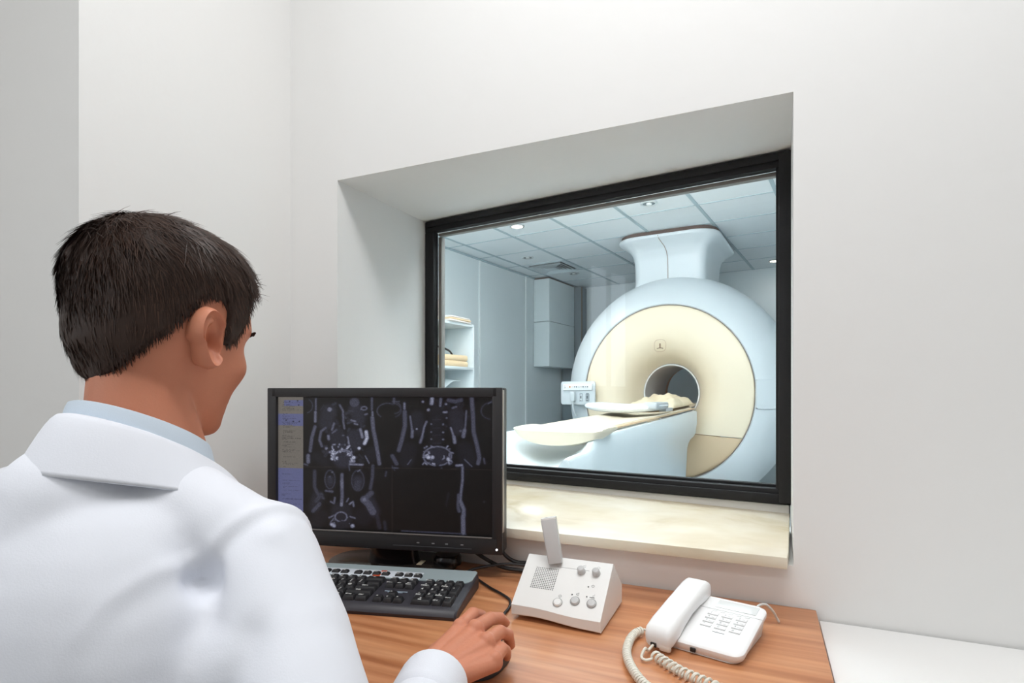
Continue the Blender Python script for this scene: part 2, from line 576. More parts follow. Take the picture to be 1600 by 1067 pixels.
# white draped cloth on the lower tan blanket
b = MB()
rings = []
for i in range(9):
    u = i / 8
    rings.append([(-0.12 + 0.24 * u, -0.16 + 0.3 * j_ / 8, 0.155 - 0.02 + 0.085 * (j_ / 8) + 0.012 * math.sin(3 * u + j_)) for j_ in range(9)])
low = [[(p[0], p[1], 0.116 + 0.02 * (p[2] - 0.12)) for p in r] for r in rings]
t = bmesh.new()
for rr in (rings, low):
    gv = [[t.verts.new(p) for p in r] for r in rr]
    for a_, b_ in zip(gv[:-1], gv[1:]):
        for i in range(8):
            t.faces.new([a_[i], a_[i + 1], b_[i + 1], b_[i]])
b.absorb(t)
wc = b.build('white_cloth', mat('cloth_white', srgb(222, 230, 233), 0.8), None, 60, rm(XL + 0.2, 4.0, 1.0325), -PH)
tag(wc, 'white cloth heaped on the tan blanket of the lower shelf', 'cloth')
# dark cable lying behind the middle blanket
b = MB().tube(catmull([rm(XL + 0.2, 3.86, 1.478), rm(XL + 0.21, 3.90, 1.53), rm(XL + 0.2, 3.98, 1.545), rm(XL + 0.21, 4.1, 1.518), rm(XL + 0.2, 4.17, 1.481)], 6), 0.009)
b.tube(catmull([rm(XL + 0.2, 3.88, 1.478), rm(XL + 0.2, 3.885, 1.56), rm(XL + 0.2, 3.91, 1.565)], 6), 0.011)
tag(b.build('coiled_cable', mat('cable_black', srgb(34, 32, 34), 0.45)), 'dark cable lying on the tan blanket on the middle shelf', 'cable')
# tapering grey bottle/sleeve standing on the shelf top
t_ = thing('tapered_bottle', 'grey beige tapered bottle standing behind the towel on the shelf top', 'bottle', rm(XL + 0.053, 4.12, ztop + 0.001), -PH)
MB().lathe([(0.0001, 0.0), (0.044, 0.0), (0.047, 0.01), (0.044, 0.08), (0.03, 0.16), (0.022, 0.24), (0.0001, 0.245)], 24).build('bottle_body', M_GREYBEIGE, t_)
MB().lathe([(0.0001, 0.24), (0.014, 0.24), (0.014, 0.28), (0.0001, 0.282)], 16).build('cap', M_TOWW, t_)

# tall narrow daylight window in the rear left wall; its reflection shows faintly in the scanner window
w2 = bpy.data.objects.new('window_2', None)
COL.objects.link(w2)
w2.location = (-1.65, -0.93, 1.60)
tag(w2, kind='structure')
MB().box((0.004, 0, 0), (0.008, 0.60, 0.86), 0.001).build('pane', mat('daylit_pane', srgb(225, 232, 238), 0.3, emit=srgb(232, 240, 248), estr=3.2), w2, smooth=None)
M_W2 = mat('window_white', srgb(232, 232, 230), 0.5)
for c, s_ in (((0.02, 0, 0.45), (0.04, 0.68, 0.05)), ((0.02, 0, -0.45), (0.04, 0.68, 0.05)), ((0.02, -0.32, 0), (0.04, 0.05, 0.86)), ((0.02, 0.32, 0), (0.04, 0.05, 0.86)), ((0.016, 0.0, 0), (0.03, 0.035, 0.86))):
    MB().box(c, s_, 0.002).build('window_frame', M_W2, w2)
# ------------------------------------------------------------------ scanner
M_SHELLB = mat('scanner_shell', srgb(212, 220, 224), 0.38, spec=0.5)
M_CREAM = mat('scanner_cream', srgb(238, 224, 198), 0.38)
M_TANPANEL = mat('scanner_tan_shaded', srgb(226, 200, 165), 0.4)  # cream darkened to tan, partly standing for shade on the lower cover
M_LINER = mat('bore_liner', srgb(190, 186, 184), 0.45)
M_FLARE = mat('bore_flare', srgb(196, 150, 116), 0.5)
M_SEAM = mat('seam_line', srgb(150, 138, 130), 0.7)
M_PANELW = mat('panel_white', srgb(240, 243, 245), 0.35)
GA = R(6)
GC = 1.126
scn = thing('mri_scanner', 'large round cream and pale blue scanner with a tunnel opening', 'mri scanner', (-0.7625, 4.942, 0), -GA)
SXG = 0.957
AX = Matrix.Translation((0, 0, GC)) @ Matrix.Rotation(R(-90), 4, 'X')     # lathe z -> +y


def glathe(prof, n=128, sx=SXG):
    return MB().lathe(prof, n, AX, sx=sx)


# barrel
prof = [(0.755, 0.03), (0.756, 0.004), (0.765, -0.004), (0.80, 0.004), (0.85, 0.026), (0.90, 0.06), (0.95, 0.108), (0.995, 0.165), (1.03, 0.24), (1.05, 0.33), (1.055, 0.45),
        (1.055, 1.30), (1.02, 1.42), (0.95, 1.52), (0.8, 1.58), (0.50, 1.60)]
glathe(prof).build('outer_shell', M_SHELLB, scn, 35)
# front cover with funnel
fprof = [(0.749, 0.03), (0.750, 0.004), (0.742, -0.004), (0.70, -0.012), (0.62, -0.022), (0.54, -0.024), (0.47, -0.014), (0.415, 0.012), (0.37, 0.05), (0.33, 0.10), (0.30, 0.155), (0.275, 0.21), (0.262, 0.245), (0.256, 0.262)]
fp = [V((r, y, 0)) for r, y in fprof]
fprof = [(fprof[0])] + [(p.x, p.y) for p in catmull(fp[1:], 4)]
bt = glathe(fprof, 160).bm
bl = bt.copy()
bmesh.ops.bisect_plane(bt, geom=bt.verts[:] + bt.edges[:] + bt.faces[:], plane_co=(0, 0, GC - 0.325), plane_no=(0.06, 0, 1), clear_inner=True)
bmesh.ops.bisect_plane(bl, geom=bl.verts[:] + bl.edges[:] + bl.faces[:], plane_co=(0, 0, GC - 0.330), plane_no=(0.06, 0, 1), clear_outer=True)
for vv in bl.verts:      # the lower cover leans back towards the floor, to catch less light
    vv.co.y += max(0, (GC - 0.33 - vv.co.z)) * 0.16
b = MB(); b.bm.free(); b.bm = bt
fc = b.build('front_cover', M_CREAM, scn, 35)
b = MB(); b.bm.free(); b.bm = bl
b.build('lower_front_cover', M_TANPANEL, scn, 35)
# thin brown joint between cover and shell, and along the lower cover
glathe([(0.7495, -0.001), (0.7525, -0.008), (0.756, -0.001)]).build('cover_joint', M_SEAM, scn)
# bore
glathe([(0.262, 0.235), (0.256, 0.232), (0.25, 0.245), (0.25, 0.95)], 96).build('bore_liner', M_LINER, scn)
glathe([(0.258, 0.232), (0.252, 0.226), (0.246, 0.232), (0.25, 0.245)], 96).build('bore_rim', M_PANELW, scn)
glathe([(0.25, 0.95), (0.262, 1.05), (0.30, 1.22), (0.36, 1.40), (0.43, 1.54), (0.52, 1.605)], 96).build('bore_flare', M_FLARE, scn)
# plinth
MB().prism(rrect(0.62, 0.55, 0.1, 6, 0, 0.82), 0.0, 0.24).build('plinth', M_SHELLB, scn)
# emblem: rounded outline with upright bar and foot
def ring_outline(b, pts, r, closed=True):
    b.tube(pts + ([pts[0]] if closed else []), r, 6)
em = MB()
ey = -0.0245
pts = [(0.05 * math.copysign(abs(math.cos(a)) ** 0.7, math.cos(a)) - 0.03, ey, GC + 0.405 + 0.052 * math.copysign(abs(math.sin(a)) ** 0.7, math.sin(a))) for a in [k * math.pi / 16 for k in range(32)]]
ring_outline(em, pts, 0.0016)
em.build('emblem_ring', mat('emblem_tan', srgb(196, 168, 140), 0.5), fc)
em = MB()
em.box((-0.03, ey, GC + 0.405), (0.009, 0.006, 0.038), 0.001)
em.tube([(-0.056, ey, GC + 0.380), (-0.045, ey, GC + 0.384), (-0.03, ey, GC + 0.385), (-0.015, ey, GC + 0.384), (-0.004, ey, GC + 0.380)], 0.003, 6)
em.build('emblem_mark', mat('emblem_brown', srgb(120, 92, 66), 0.5), fc)

# ceiling duct: rounded loft flaring to the ceiling
rings = []
for z, hx, yf, yb, r in [(1.95, 0.318, 0.24, 1.0, 0.07), (2.25, 0.318, 0.24, 1.0, 0.07), (2.33, 0.322, 0.232, 1.01, 0.072), (2.39, 0.336, 0.21, 1.03, 0.09), (2.43, 0.362, 0.17, 1.08, 0.12),
                          (2.46, 0.40, 0.115, 1.13, 0.16), (2.478, 0.43, 0.072, 1.17, 0.19), (2.488, 0.442, 0.055, 1.19, 0.2), (2.50, 0.447, 0.05, 1.195, 0.2), (2.512, 0.444, 0.055, 1.19, 0.2)]:
    rings.append([(px - 0.03, py, z) for px, py in rrect(hx, (yb - yf) / 2, r, 8, 0, (yf + yb) / 2)])
duct = MB().loft(rings).build('ceiling_duct', M_SHELLB, scn, 35)
MB().tube([(-0.03, 0.239, 2.0), (-0.03, 0.239, 2.25), (-0.03, 0.231, 2.33), (-0.035, 0.209, 2.39), (-0.045, 0.169, 2.43), (-0.06, 0.114, 2.46), (-0.068, 0.071, 2.478), (-0.07, 0.049, 2.50)], 0.0035, 6).build('duct_seam', M_SEAM, duct)
MB().prism(rrect(0.425, 0.55, 0.19, 8, -0.03, 0.62), 2.512, CZ - 0.004).build('duct_gap', mat('gap_brown', srgb(96, 80, 74), 0.8), duct)


def control_panel(cx, cz, w, h, y, name, detailed):
    p = MB()
    p.prism(rrect(w / 2, h / 2, 0.022, 5, cx, cz), -y - 0.0, -y + 0.03, 0.004, 2, M=RX90)
    p.box((cx, y + 0.05, cz), (w * 0.7, 0.12, h * 0.7), 0.01)
    pan = p.build(name, M_SHELLB, scn)
    if not detailed:
        return
    yy = y - 0.030
    MB().box((cx + 0.006, yy - 0.010, cz + 0.054), (0.285, 0.024, 0.058), 0.004).build('button_strip', M_PANELW, pan)
    ys = yy - 0.0225
    MB().lathe([(0.0001, 0), (0.0085, 0), (0.0085, 0.004), (0.0001, 0.005)], 16, Matrix.Translation((cx - 0.066, ys, cz + 0.056)) @ Matrix.Rotation(R(90), 4, 'X')).build('orange_button', mat('button_orange', srgb(206, 140, 90), 0.4), pan)
    MD = mat('icon_grey', srgb(120, 132, 140), 0.5)
    for k_, xo in enumerate([-0.042, -0.02, 0.0, 0.022, 0.044, 0.064, 0.086, 0.106]):
        q = MB()
        if k_ == 3:
            for dz in (-0.005, 0.005):
                q.box((cx + xo, ys, cz + 0.056 + dz), (0.017, 0.003, 0.002))
        else:
            q.lathe([(0.0001, 0), (0.005 + 0.0012 * (k_ % 3), 0), (0.005 + 0.0012 * (k_ % 3), 0.003), (0.0001, 0.003)], 10, Matrix.Translation((cx + xo, ys, cz + 0.056)) @ Matrix.Rotation(R(90), 4, 'X'))
        q.build('panel_button', MD if k_ % 4 != 0 else mat('icon_pink', srgb(205, 185, 180), 0.5), pan)
    q = MB()
    q.tube([(cx - 0.118, ys, cz + 0.068), (cx - 0.112, ys, cz + 0.060), (cx - 0.118, ys, cz + 0.052), (cx - 0.108, ys, cz + 0.048)], 0.0015, 6)
    q.tube([(cx - 0.118, ys, cz + 0.044), (cx - 0.112, ys, cz + 0.05)], 0.0015, 6)
    q.build('panel_symbol', MD, pan)
    for xo, dark in ((0.035, False), (0.097, True)):
        pts = [(cx + xo + 0.017 * c_, cz - 0.038 + 0.037 * s_) for c_, s_ in ((-1, -1), (1, -1), (1, 0.7), (0.6, 1), (-0.6, 1), (-1, 0.7))]
        MB().prism(pts, -yy - 0.002, -yy + 0.004, M=RX90).build('port_surround', mat('port_dark', srgb(120, 130, 136), 0.5) if dark else mat('port_line', srgb(150, 160, 166), 0.5), pan)
        pts = [(cx + xo + 0.013 * c_, cz - 0.038 + 0.032 * s_) for c_, s_ in ((-1, -1), (1, -1), (1, 0.7), (0.6, 1), (-0.6, 1), (-1, 0.7))]
        MB().prism(pts, -yy + 0.003, -yy + 0.006, M=RX90).build('port_plate', mat('port_grey', srgb(168, 178, 184), 0.4) if dark else M_SHELLB, pan)
        q = MB()
        for dz in (-0.03, 0.02):
            q.lathe([(0.0001, 0), (0.004, 0), (0.004, 0.004), (0.0001, 0.004)], 10, Matrix.Translation((cx + xo, yy - 0.005, cz - 0.036 + dz)) @ Matrix.Rotation(R(90), 4, 'X'))
        q.box((cx + xo, yy - 0.007, cz - 0.038), (0.012, 0.004, 0.026), 0.002)
        q.build('port_socket', mat('socket_dark', srgb(92, 100, 106), 0.5), pan)
    MB().box((cx - 0.03, yy - 0.03, cz - 0.03), (0.042, 0.055, 0.085), 0.006).build('plug', M_SHELLB, pan)
    MB().tube(catmull([(cx - 0.03, yy - 0.035, cz - 0.07), (cx - 0.03, yy - 0.034, cz - 0.12), (cx - 0.026, yy - 0.02, cz - 0.17), (cx - 0.02, yy + 0.02, cz - 0.21)], 5), 0.0075, 8).build('plug_cable', M_SHELLB, pan)


control_panel(-0.765, GC, 0.335, 0.212, -0.06, 'control_panel', True)
MB().prism(rrect(0.135, 0.118, 0.02, 5), 0.0, 0.024, 0.003, 2, M=Matrix.Translation((0.835, 0.062, GC - 0.01)) @ Matrix.Rotation(R(33), 4, 'Z') @ RX90).build('service_panel', M_SHELLB, scn)

# ------------------------------------------------------------------ patient table (same axes as the scanner)
M_TABLEB = mat('table_shell', srgb(222, 231, 235), 0.3)
tab = thing('patient_table', 'long pale blue scanner table running into the tunnel', 'patient table', (-0.7625, 4.942, 0), -GA)
tab.location = tab.location + Matrix.Rotation(-GA, 3, 'Z') @ V((0.03, 0, 0))


def crad_z(y): return 0.985 + 0.030 * y      # cradle underside height along the run (y negative towards the window)


def section(y, zr, zb, w=0.275):
    bw = w - 0.05
    s = [(bw, zb), (w - 0.012, zr - 0.20), (w, zr - 0.10), (w, zr - 0.012), (w - 0.006, zr), (w - 0.030, zr), (w - 0.04, zr - 0.012), (w - 0.07, zr - 0.05), (0.13, zr - 0.10), (0.06, zr - 0.122), (0, zr - 0.128)]
    s = s + [(-x, z) for x, z in s[::-1][1:]]
    return [(x, y, max(z, zb)) for x, z in s]


rings = []
for y, dz, zb in [(-0.16, 0, 0.80), (-0.22, 0, 0.74), (-0.30, 0, 0.70), (-0.36, 0, 0.62), (-0.40, 0, 0.50), (-0.42, 0, 0.25), (-0.43, 0, 0.04), (-1.2, 0, 0.04), (-2.0, 0, 0.04), (-2.30, 0, 0.04), (-2.36, -0.004, 0.04),
                  (-2.40, -0.03, 0.04), (-2.43, -0.052, 0.04), (-2.46, -0.06, 0.04), (-2.62, -0.062, 0.04), (-2.66, -0.068, 0.04)]:
    rings.append(section(y, crad_z(y) + 0.002 + dz, zb))
MB().loft(rings).build('table_base', M_TABLEB, tab, 35)
MB().box((0, -1.5, 0.02), (0.40, 2.0, 0.04), 0.008).build('floor_plinth', mat('plinth_grey', srgb(150, 160, 166), 0.6), tab)
rings = []
for y in np.linspace(0.9, -2.24, 24):
    z = crad_z(y)
    hw = 0.208
    z += 0.012
    tp = float(1 - 0.30 * smoothstep(-0.16, 0.0, y))
    z += 0.02 * (1 - tp)
    rings.append([(px if abs(px) < 0.1 else px * tp, py, pz) for px, py, pz in [(hw + 0.03, y, z - 0.002), (hw + 0.034, y, z + 0.008), (hw + 0.03, y, z + 0.018), (0.18, y, z + 0.012), (0.10, y, z + 0.004), (0.03, y, z), (-0.03, y, z + 0.004), (-0.09, y, z + 0.012), (-hw + 0.06, y, z + 0.018),
                  (-hw + 0.056, y, z + 0.008), (-hw + 0.06, y, z - 0.002), (-0.10, y, z - 0.014), (0.03, y, z - 0.02), (0.18, y, z - 0.014)]])
MB().loft(rings).build('cradle', mat('cradle_cream', srgb(224, 211, 188), 0.5), tab, 40)
for s in (-1, 1):
    MB().tube([((0.243 if s > 0 else -0.153), y, crad_z(y) + 0.016) for y in np.linspace(-0.12, -2.2, 8)], 0.007, 8).build('cradle_edge', mat('edge_tan', srgb(206, 176, 140), 0.5), tab)
    MB().box((s * 0.262, -0.30, crad_z(-0.3) - 0.055), (0.02, 0.10, 0.03), 0.004).build('rail_bracket', mat('bracket_grey', srgb(140, 148, 152), 0.4), tab)
# end handle board: a wide shallow boat shape
rings = []
for u in np.linspace(-1, 1, 25):
    x = 0.073 + 0.236 * u
    sag = 0.060 * (1 - u * u) ** 0.8
    tip = 1 - 0.55 * max(0, abs(u) - 0.85) / 0.15
    yn = -2.36 - 0.06 * (1 - u * u)
    zt = crad_z(-2.25) + 0.036
    rings.append([(x, -2.16, zt + 0.002 - 0.018 * (1 - u * u)), (x, -2.19, zt + 0.012 * tip - 0.018 * (1 - u * u)), (x, -2.30, zt + 0.006 * tip - 0.022 * (1 - u * u)), (x, yn, zt - 0.002), (x, yn - 0.014, zt - 0.014 * tip),
                  (x, yn - 0.006, zt - 0.026 * tip - sag * 0.9), (x, -2.28, zt - 0.032 * tip - sag), (x, -2.16, zt - 0.024 * tip - 0.3 * sag)])
MB().loft(rings).build('end_board', mat('end_cream', srgb(230, 218, 196), 0.4), tab, 50)

# bowed white coil pad lying across the cradle
pad = thing('coil_pad', 'flat white bowed pad lying across the scanner table', 'coil pad', tab.location + Matrix.Rotation(-GA, 3, 'Z') @ V((0.0, -1.10, crad_z(-1.1) + 0.034)), -GA)
rings = []
for u in np.linspace(-1, 1, 21):
    x = 0.265 * u
    e = (1 - abs(u) ** 6) ** 0.5 * 0.999 + 0.001
    h = 0.03 * e
    yc = 0.035 * (1 - u * u)
    zc = 0.034 + 0.022 * u * u
    ring = []
    for k_ in range(16):
        a = k_ * 2 * math.pi / 16
        c_, s_ = math.cos(a), math.sin(a)
        ring.append((x, math.copysign(abs(c_) ** 0.5, c_) * (0.17 * (0.6 + 0.4 * e) + yc * 0.6) , zc + h * math.copysign(abs(s_) ** 0.7, s_)))
    rings.append(ring)
MB().loft(rings).build('pad_body', mat('pad_white', srgb(226, 232, 236), 0.4), pad, 50)
MB().box((0.215, -0.02, 0.055), (0.085, 0.30, 0.045), 0.012, 3).build('grey_end', mat('pad_grey', srgb(176, 182, 186), 0.5), pad)
MB().box((0.20, 0.27, 0.022), (0.055, 0.18, 0.026), 0.006).build('connector', mat('pad_grey2', srgb(196, 200, 204), 0.5), pad)

# crumpled blanket at the tunnel mouth
rings_t = []
nx, ny = 36, 26
bt = bmesh.new()
grid = []
for i in range(nx + 1):
    row = []
    for j_ in range(ny + 1):
        u, v = i / nx * 2 - 1, j_ / ny * 2 - 1
        x, y = 0.03 + 0.175 * u, 0.36 * v
        edge = min(1, (1 - abs(u)) * 5) * min(1, (1 - abs(v)) * 5)
        z = 0.008 + edge ** 0.5 * (0.050 + 0.050 * pnoise(V((x * 9 + 3, y * 7, 1.0))) + 0.022 * pnoise(V((x * 22, y * 17, 4.0))) + 0.02 * v)
        row.append(bt.verts.new((x + 0.02 * pnoise(V((y * 8, 0, 2))), y + 0.03 * pnoise(V((x * 8, 1, 2))), max(z, 0.006))))
    grid.append(row)
for i in range(nx):
    for j_ in range(ny):
        bt.faces.new([grid[i][j_], grid[i + 1][j_], grid[i + 1][j_ + 1], grid[i][j_ + 1]])
b = MB(); b.absorb(bt)
bk = b.build('crumpled_blanket', mat('blanket_cream', srgb(238, 222, 192), 0.9, bump=0.2, bscale=90), None, 80)
md = bk.modifiers.new('s', 'SOLIDIFY'); md.thickness = 0.004; md.offset = 1
bk.location = tab.location + Matrix.Rotation(-GA, 3, 'Z') @ V((0.0, -0.30, crad_z(-0.3) + 0.036))
bk.rotation_euler = (R(1.7), 0, -GA)
tag(bk, 'crumpled cream blanket on the scanner table at the tunnel mouth', 'blanket')
# ------------------------------------------------------------------ desk and side table
DZ = 0.74
M_WOOD = ramp_mat('desk_wood', [(0.25, srgb(184, 120, 78)), (0.42, srgb(199, 135, 92)), (0.58, srgb(208, 147, 104)), (0.78, srgb(217, 160, 118))],
                  (1.6, 26.0, 26.0), 2.4, 7, rough=0.32, dist=0.25, second=(1.2, (1.5, 40, 1), srgb(222, 208, 196)), rot=R(-3))
desk = thing('desk', 'orange brown wood grain desk under the window', 'desk', (-0.525, 0.835, 0))
MB().box((0, 0, DZ - 0.0125), (1.225, 0.572, 0.025), 0.0015).build('desk_top', M_WOOD, desk)
for s in (-1, 1):
    MB().box((s * 0.59, 0, (DZ - 0.025) / 2), (0.025, 0.54, DZ - 0.025), 0.0015).build('side_panel', M_WOOD, desk)
MB().box((0, 0.24, 0.5), (1.155, 0.018, 0.4), 0.0015).build('back_panel', M_WOOD, desk)
M_WHITETOP = mat('white_laminate', srgb(240, 240, 239), 0.35, spec=0.4)
stb = thing('side_table', 'plain white table standing beside the wooden desk', 'table', (0.832, 0.80, 0))
MB().box((0, 0, 0.709), (1.48, 0.64, 0.028), 0.002).build('table_top', M_WHITETOP, stb)
for sx in (-1, 1):
    for sy in (-1, 1):
        MB().box((sx * 0.69, sy * 0.28, 0.3475), (0.045, 0.045, 0.695), 0.003).build('leg', M_WHITETOP, stb)

# ------------------------------------------------------------------ monitor
M_BLK = mat('black_plastic', srgb(38, 37, 39), 0.42, spec=0.45)
M_BLKG = mat('black_gloss', srgb(26, 24, 26), 0.18)
M_SILVEDGE = mat('silver_edge', srgb(176, 170, 164), 0.35, metal=0.3)
MA = R(13.2)
mon = thing('computer_monitor', 'black flat screen monitor showing four dark body scans', 'monitor', (-0.740, 0.984, DZ), MA)
mw, mz0, mz1 = 0.528, 0.0517, 0.3925
bz_l, bz_t, bz_b = 0.021, 0.020, 0.0335
b = MB()
b.box((0, 0.022, (mz0 + mz1) / 2), (mw, 0.04, mz1 - mz0), 0.004)
b.box((0, 0.05, (mz0 + mz1) / 2), (mw * 0.7, 0.04, (mz1 - mz0) * 0.7), 0.012)
hs = b.build('housing', M_BLK, mon)
b = MB()
b.box((-mw / 2 + bz_l / 2, -0.003, (mz0 + mz1) / 2), (bz_l, 0.012, mz1 - mz0), 0.002)
b.box((mw / 2 - bz_l / 2, -0.003, (mz0 + mz1) / 2), (bz_l, 0.012, mz1 - mz0), 0.002)
b.box((0, -0.003, mz1 - bz_t / 2), (mw - 0.02, 0.012, bz_t), 0.002)
b.box((0, -0.003, mz0 + bz_b / 2), (mw - 0.02, 0.012, bz_b), 0.002)
bz = b.build('bezel', M_BLK, mon)
MB().box((mw / 2 + 0.0006, 0.0, (mz0 + mz1) / 2 + 0.02), (0.0022, 0.012, (mz1 - mz0) - 0.05), 0.0008).build('side_trim', M_SILVEDGE, mon)
MB().box((0.01, -0.0095, mz0 + bz_b + 0.001), (mw - 2 * bz_l - 0.02, 0.003, 0.003), 0.001).build('lower_lip', mat('lip_grey', srgb(112, 108, 106), 0.3), bz)
for xo in (0.085, 0.118, 0.147, 0.180):
    MB().box((xo, -0.0095, mz0 + 0.0175), (0.006, 0.003, 0.0025), 0.0008).build('menu_button', mat('button_grey', srgb(120, 120, 122), 0.4), bz)
MB().box((0.115, -0.0093, mz0 + 0.010), (0.17, 0.002, 0.0012)).build('button_line', mat('line_grey', srgb(70, 70, 74), 0.4), bz)
MB().ball((mw / 2 - 0.011, -0.0095, mz0 + 0.011), 0.0024, 10, 8).build('power_light', mat('led_white', srgb(240, 240, 240), 0.4, emit=(0.9, 0.95, 1, 1), estr=1.0), bz)

# screen picture painted on the panel's own u, v
NX, NY = 380, 250
UU, VV = np.meshgrid((np.arange(NX) + 0.5) / NX, (np.arange(NY) + 0.5) / NY)
X_ = 436 + UU * 334.0                    # picture units of the panel
TOPY = lambda x: 617 + (x - 436) * 0.0165
BOTY = lambda x: 838 + (x - 436) * 0.0447
Y_ = TOPY(X_) + VV * (BOTY(X_) - TOPY(X_))
INT = np.zeros_like(UU)


def seg(crop, pts, w, inten, soft=1.0):
    ox, oy, s = crop
    P = [(ox + x / s, oy + y / s) for x, y in pts]
    hw = w / s / 2
    dmin = np.full_like(UU, 1e9)
    if len(P) == 1:
        P = P * 2
    for (x0, y0), (x1, y1) in zip(P[:-1], P[1:]):
        dx, dy = x1 - x0, y1 - y0
        L2 = dx * dx + dy * dy + 1e-9
        t = np.clip(((X_ - x0) * dx + (Y_ - y0) * dy) / L2, 0, 1)
        dmin = np.minimum(dmin, np.hypot(X_ - x0 - t * dx, Y_ - y0 - t * dy))
    a = 1 / (1 + np.exp((dmin - hw) / (0.55 * soft)))
    global INT
    INT = np.maximum(INT, inten * a)


def arc(crop, cx, cy, rx, ry, a0, a1, w, inten):
    seg(crop, [(cx + rx * math.cos(R(a0 + (a1 - a0) * k / 24)), cy + ry * math.sin(R(a0 + (a1 - a0) * k / 24))) for k in range(25)], w, inten)


def blobs(crop, x0, x1, y0, y1, n, rmin, rmax, imin, imax, seed, cond=None):
    rg = random.Random(seed)
    c = 0
    while c < n:
        x, y = rg.uniform(x0, x1), rg.uniform(y0, y1)
        if cond and not cond(x, y):
            continue
        c += 1
        a = rg.uniform(0, math.pi)
        l = rg.uniform(0, rmax * 1.6)
        seg(crop, [(x, y), (x + l * math.cos(a), y + l * math.sin(a))], rg.uniform(rmin, rmax), rg.uniform(imin, imax))


def dark(crop, cx, cy, rx, ry, k=0.2):
    ox, oy, s = crop
    global INT
    d = ((X_ - ox - cx / s) / (rx / s)) ** 2 + ((Y_ - oy - cy / s) / (ry / s)) ** 2
    INT = INT * (1 - (1 - k) * (1 / (1 + np.exp((d - 1) * 7))))


A, B_, C_, D_ = (420, 600, 7.62), (600, 600, 7.62), (420, 720, 7.62), (600, 720, 6.67)
# top left view
blobs(A, 680, 1200, 200, 960, 70, 14, 46, 0.06, 0.17, 3)
seg(A, [(595, 160), (595, 300)], 20, .36); seg(A, [(590, 330), (588, 450)], 32, .42)
seg(A, [(585, 520), (545, 660), (525, 830)], 42, .30); seg(A, [(500, 890), (500, 970)], 48, .36)
seg(A, [(1278, 160), (1278, 310)], 24, .28); seg(A, [(1285, 340), (1287, 380)], 24, .42)
seg(A, [(1283, 410), (1295, 560), (1322, 700), (1350, 870), (1368, 1000)], 46, .32)
seg(A, [(715, 535), (660, 580), (640, 690), (670, 770)], 32, .32)
seg(A, [(765, 300)], 58, .5); seg(A, [(890, 245), (930, 320), (935, 470), (948, 545)], 24, .36)
seg(A, [(1070, 215)], 120, .22); arc(A, 1185, 290, 32, 22, 0, 360, 14, .45); seg(A, [(1150, 300)], 24, .4)
seg(A, [(1195, 370), (1220, 362)], 22, .4); seg(A, [(1030, 440), (1080, 455)], 26, .42); seg(A, [(1070, 485), (1105, 495)], 20, .5)
seg(A, [(1210, 590), (1220, 670), (1190, 740)], 42, .78); seg(A, [(1125, 800)], 40, .8); seg(A, [(1140, 560), (1150, 600), (1165, 660)], 34, .5)
seg(A, [(820, 480), (795, 560)], 26, .4); seg(A, [(750, 640), (755, 680)], 34, .45); seg(A, [(725, 800)], 36, .5)
seg(A, [(850, 560), (800, 600)], 26, .3); seg(A, [(985, 660), (1000, 740)], 26, .55); seg(A, [(930, 640)], 34, .4)
blobs(A, 790, 1050, 740, 960, 34, 12, 30, 0.45, 0.95, 5, lambda x, y: ((x - 930) / 100) ** 2 + ((y - 930) / 75) ** 2 > 1)
arc(A, 935, 920, 110, 100, 160, 380, 22, .5); seg(A, [(860, 925)], 46, .85); seg(A, [(1060, 920)], 44, .85); seg(A, [(1020, 970), (1060, 965)], 40, .5)
dark(A, 935, 925, 70, 50, .25); dark(A, 930, 690, 60, 50, .3)
seg(A, [(1200, 900), (1245, 990)], 12, .5); seg(A, [(1010, 1003), (1160, 1012)], 26, .5)
arc(A, 1465, 325, 125, 95, 130, 300, 12, .24); arc(A, 1500, 320, 125, 95, -60, 60, 12, .2)
arc(A, 470, 250, 85, 90, -60, 75, 10, .24)
# top right view
blobs(B_, 640, 960, 170, 560, 26, 20, 60, 0.03, 0.1, 8)
seg(B_, [(170, 170), (170, 230)], 30, .25); seg(B_, [(150, 210), (230, 210)], 14, .25); arc(B_, 180, 290, 70, 70, -70, 90, 10, .24)
seg(B_, [(292, 235), (292, 300)], 28, .42); seg(B_, [(295, 340), (298, 520), (260, 700), (225, 830)], 50, .26)
seg(B_, [(358, 400), (375, 520), (385, 660)], 22, .38); seg(B_, [(385, 580), (380, 660)], 36, .36)
seg(B_, [(1000, 340), (990, 520), (965, 670)], 20, .34); seg(B_, [(980, 580), (965, 660)], 44, .36)
seg(B_, [(1060, 180), (1075, 420), (1080, 600), (1120, 780), (1145, 930), (1130, 1000)], 46, .26)
seg(B_, [(612, 180), (606, 240)], 46, .5); seg(B_, [(612, 180), (614, 215)], 26, .75); seg(B_, [(712, 185), (704, 270)], 30, .36); seg(B_, [(505, 215)], 26, .6)
seg(B_, [(800, 200), (880, 220), (940, 200)], 50, .22); seg(B_, [(770, 250)], 28, .5); seg(B_, [(845, 300), (885, 285)], 24, .34)
seg(B_, [(570, 320)], 36, .5); seg(B_, [(745, 352), (775, 350)], 28, .45); seg(B_, [(778, 425)], 18, .5)
seg(B_, [(548, 470), (520, 540), (500, 640), (475, 730)], 24, .42); seg(B_, [(500, 650), (475, 730)], 34, .32)
seg(B_, [(825, 550), (850, 630), (868, 740)], 22, .48); seg(B_, [(860, 660), (870, 735)], 38, .42); seg(B_, [(435, 560)], 22, .7)
for yy in (500, 600, 690):
    seg(B_, [(603, yy)], 20, .4); seg(B_, [(738, yy + 5)], 22, .45)
for yy in (445, 550, 640, 742):
    seg(B_, [(620, yy), (710, yy)], 10, .16)
seg(B_, [(935, 590)], 34, .3)
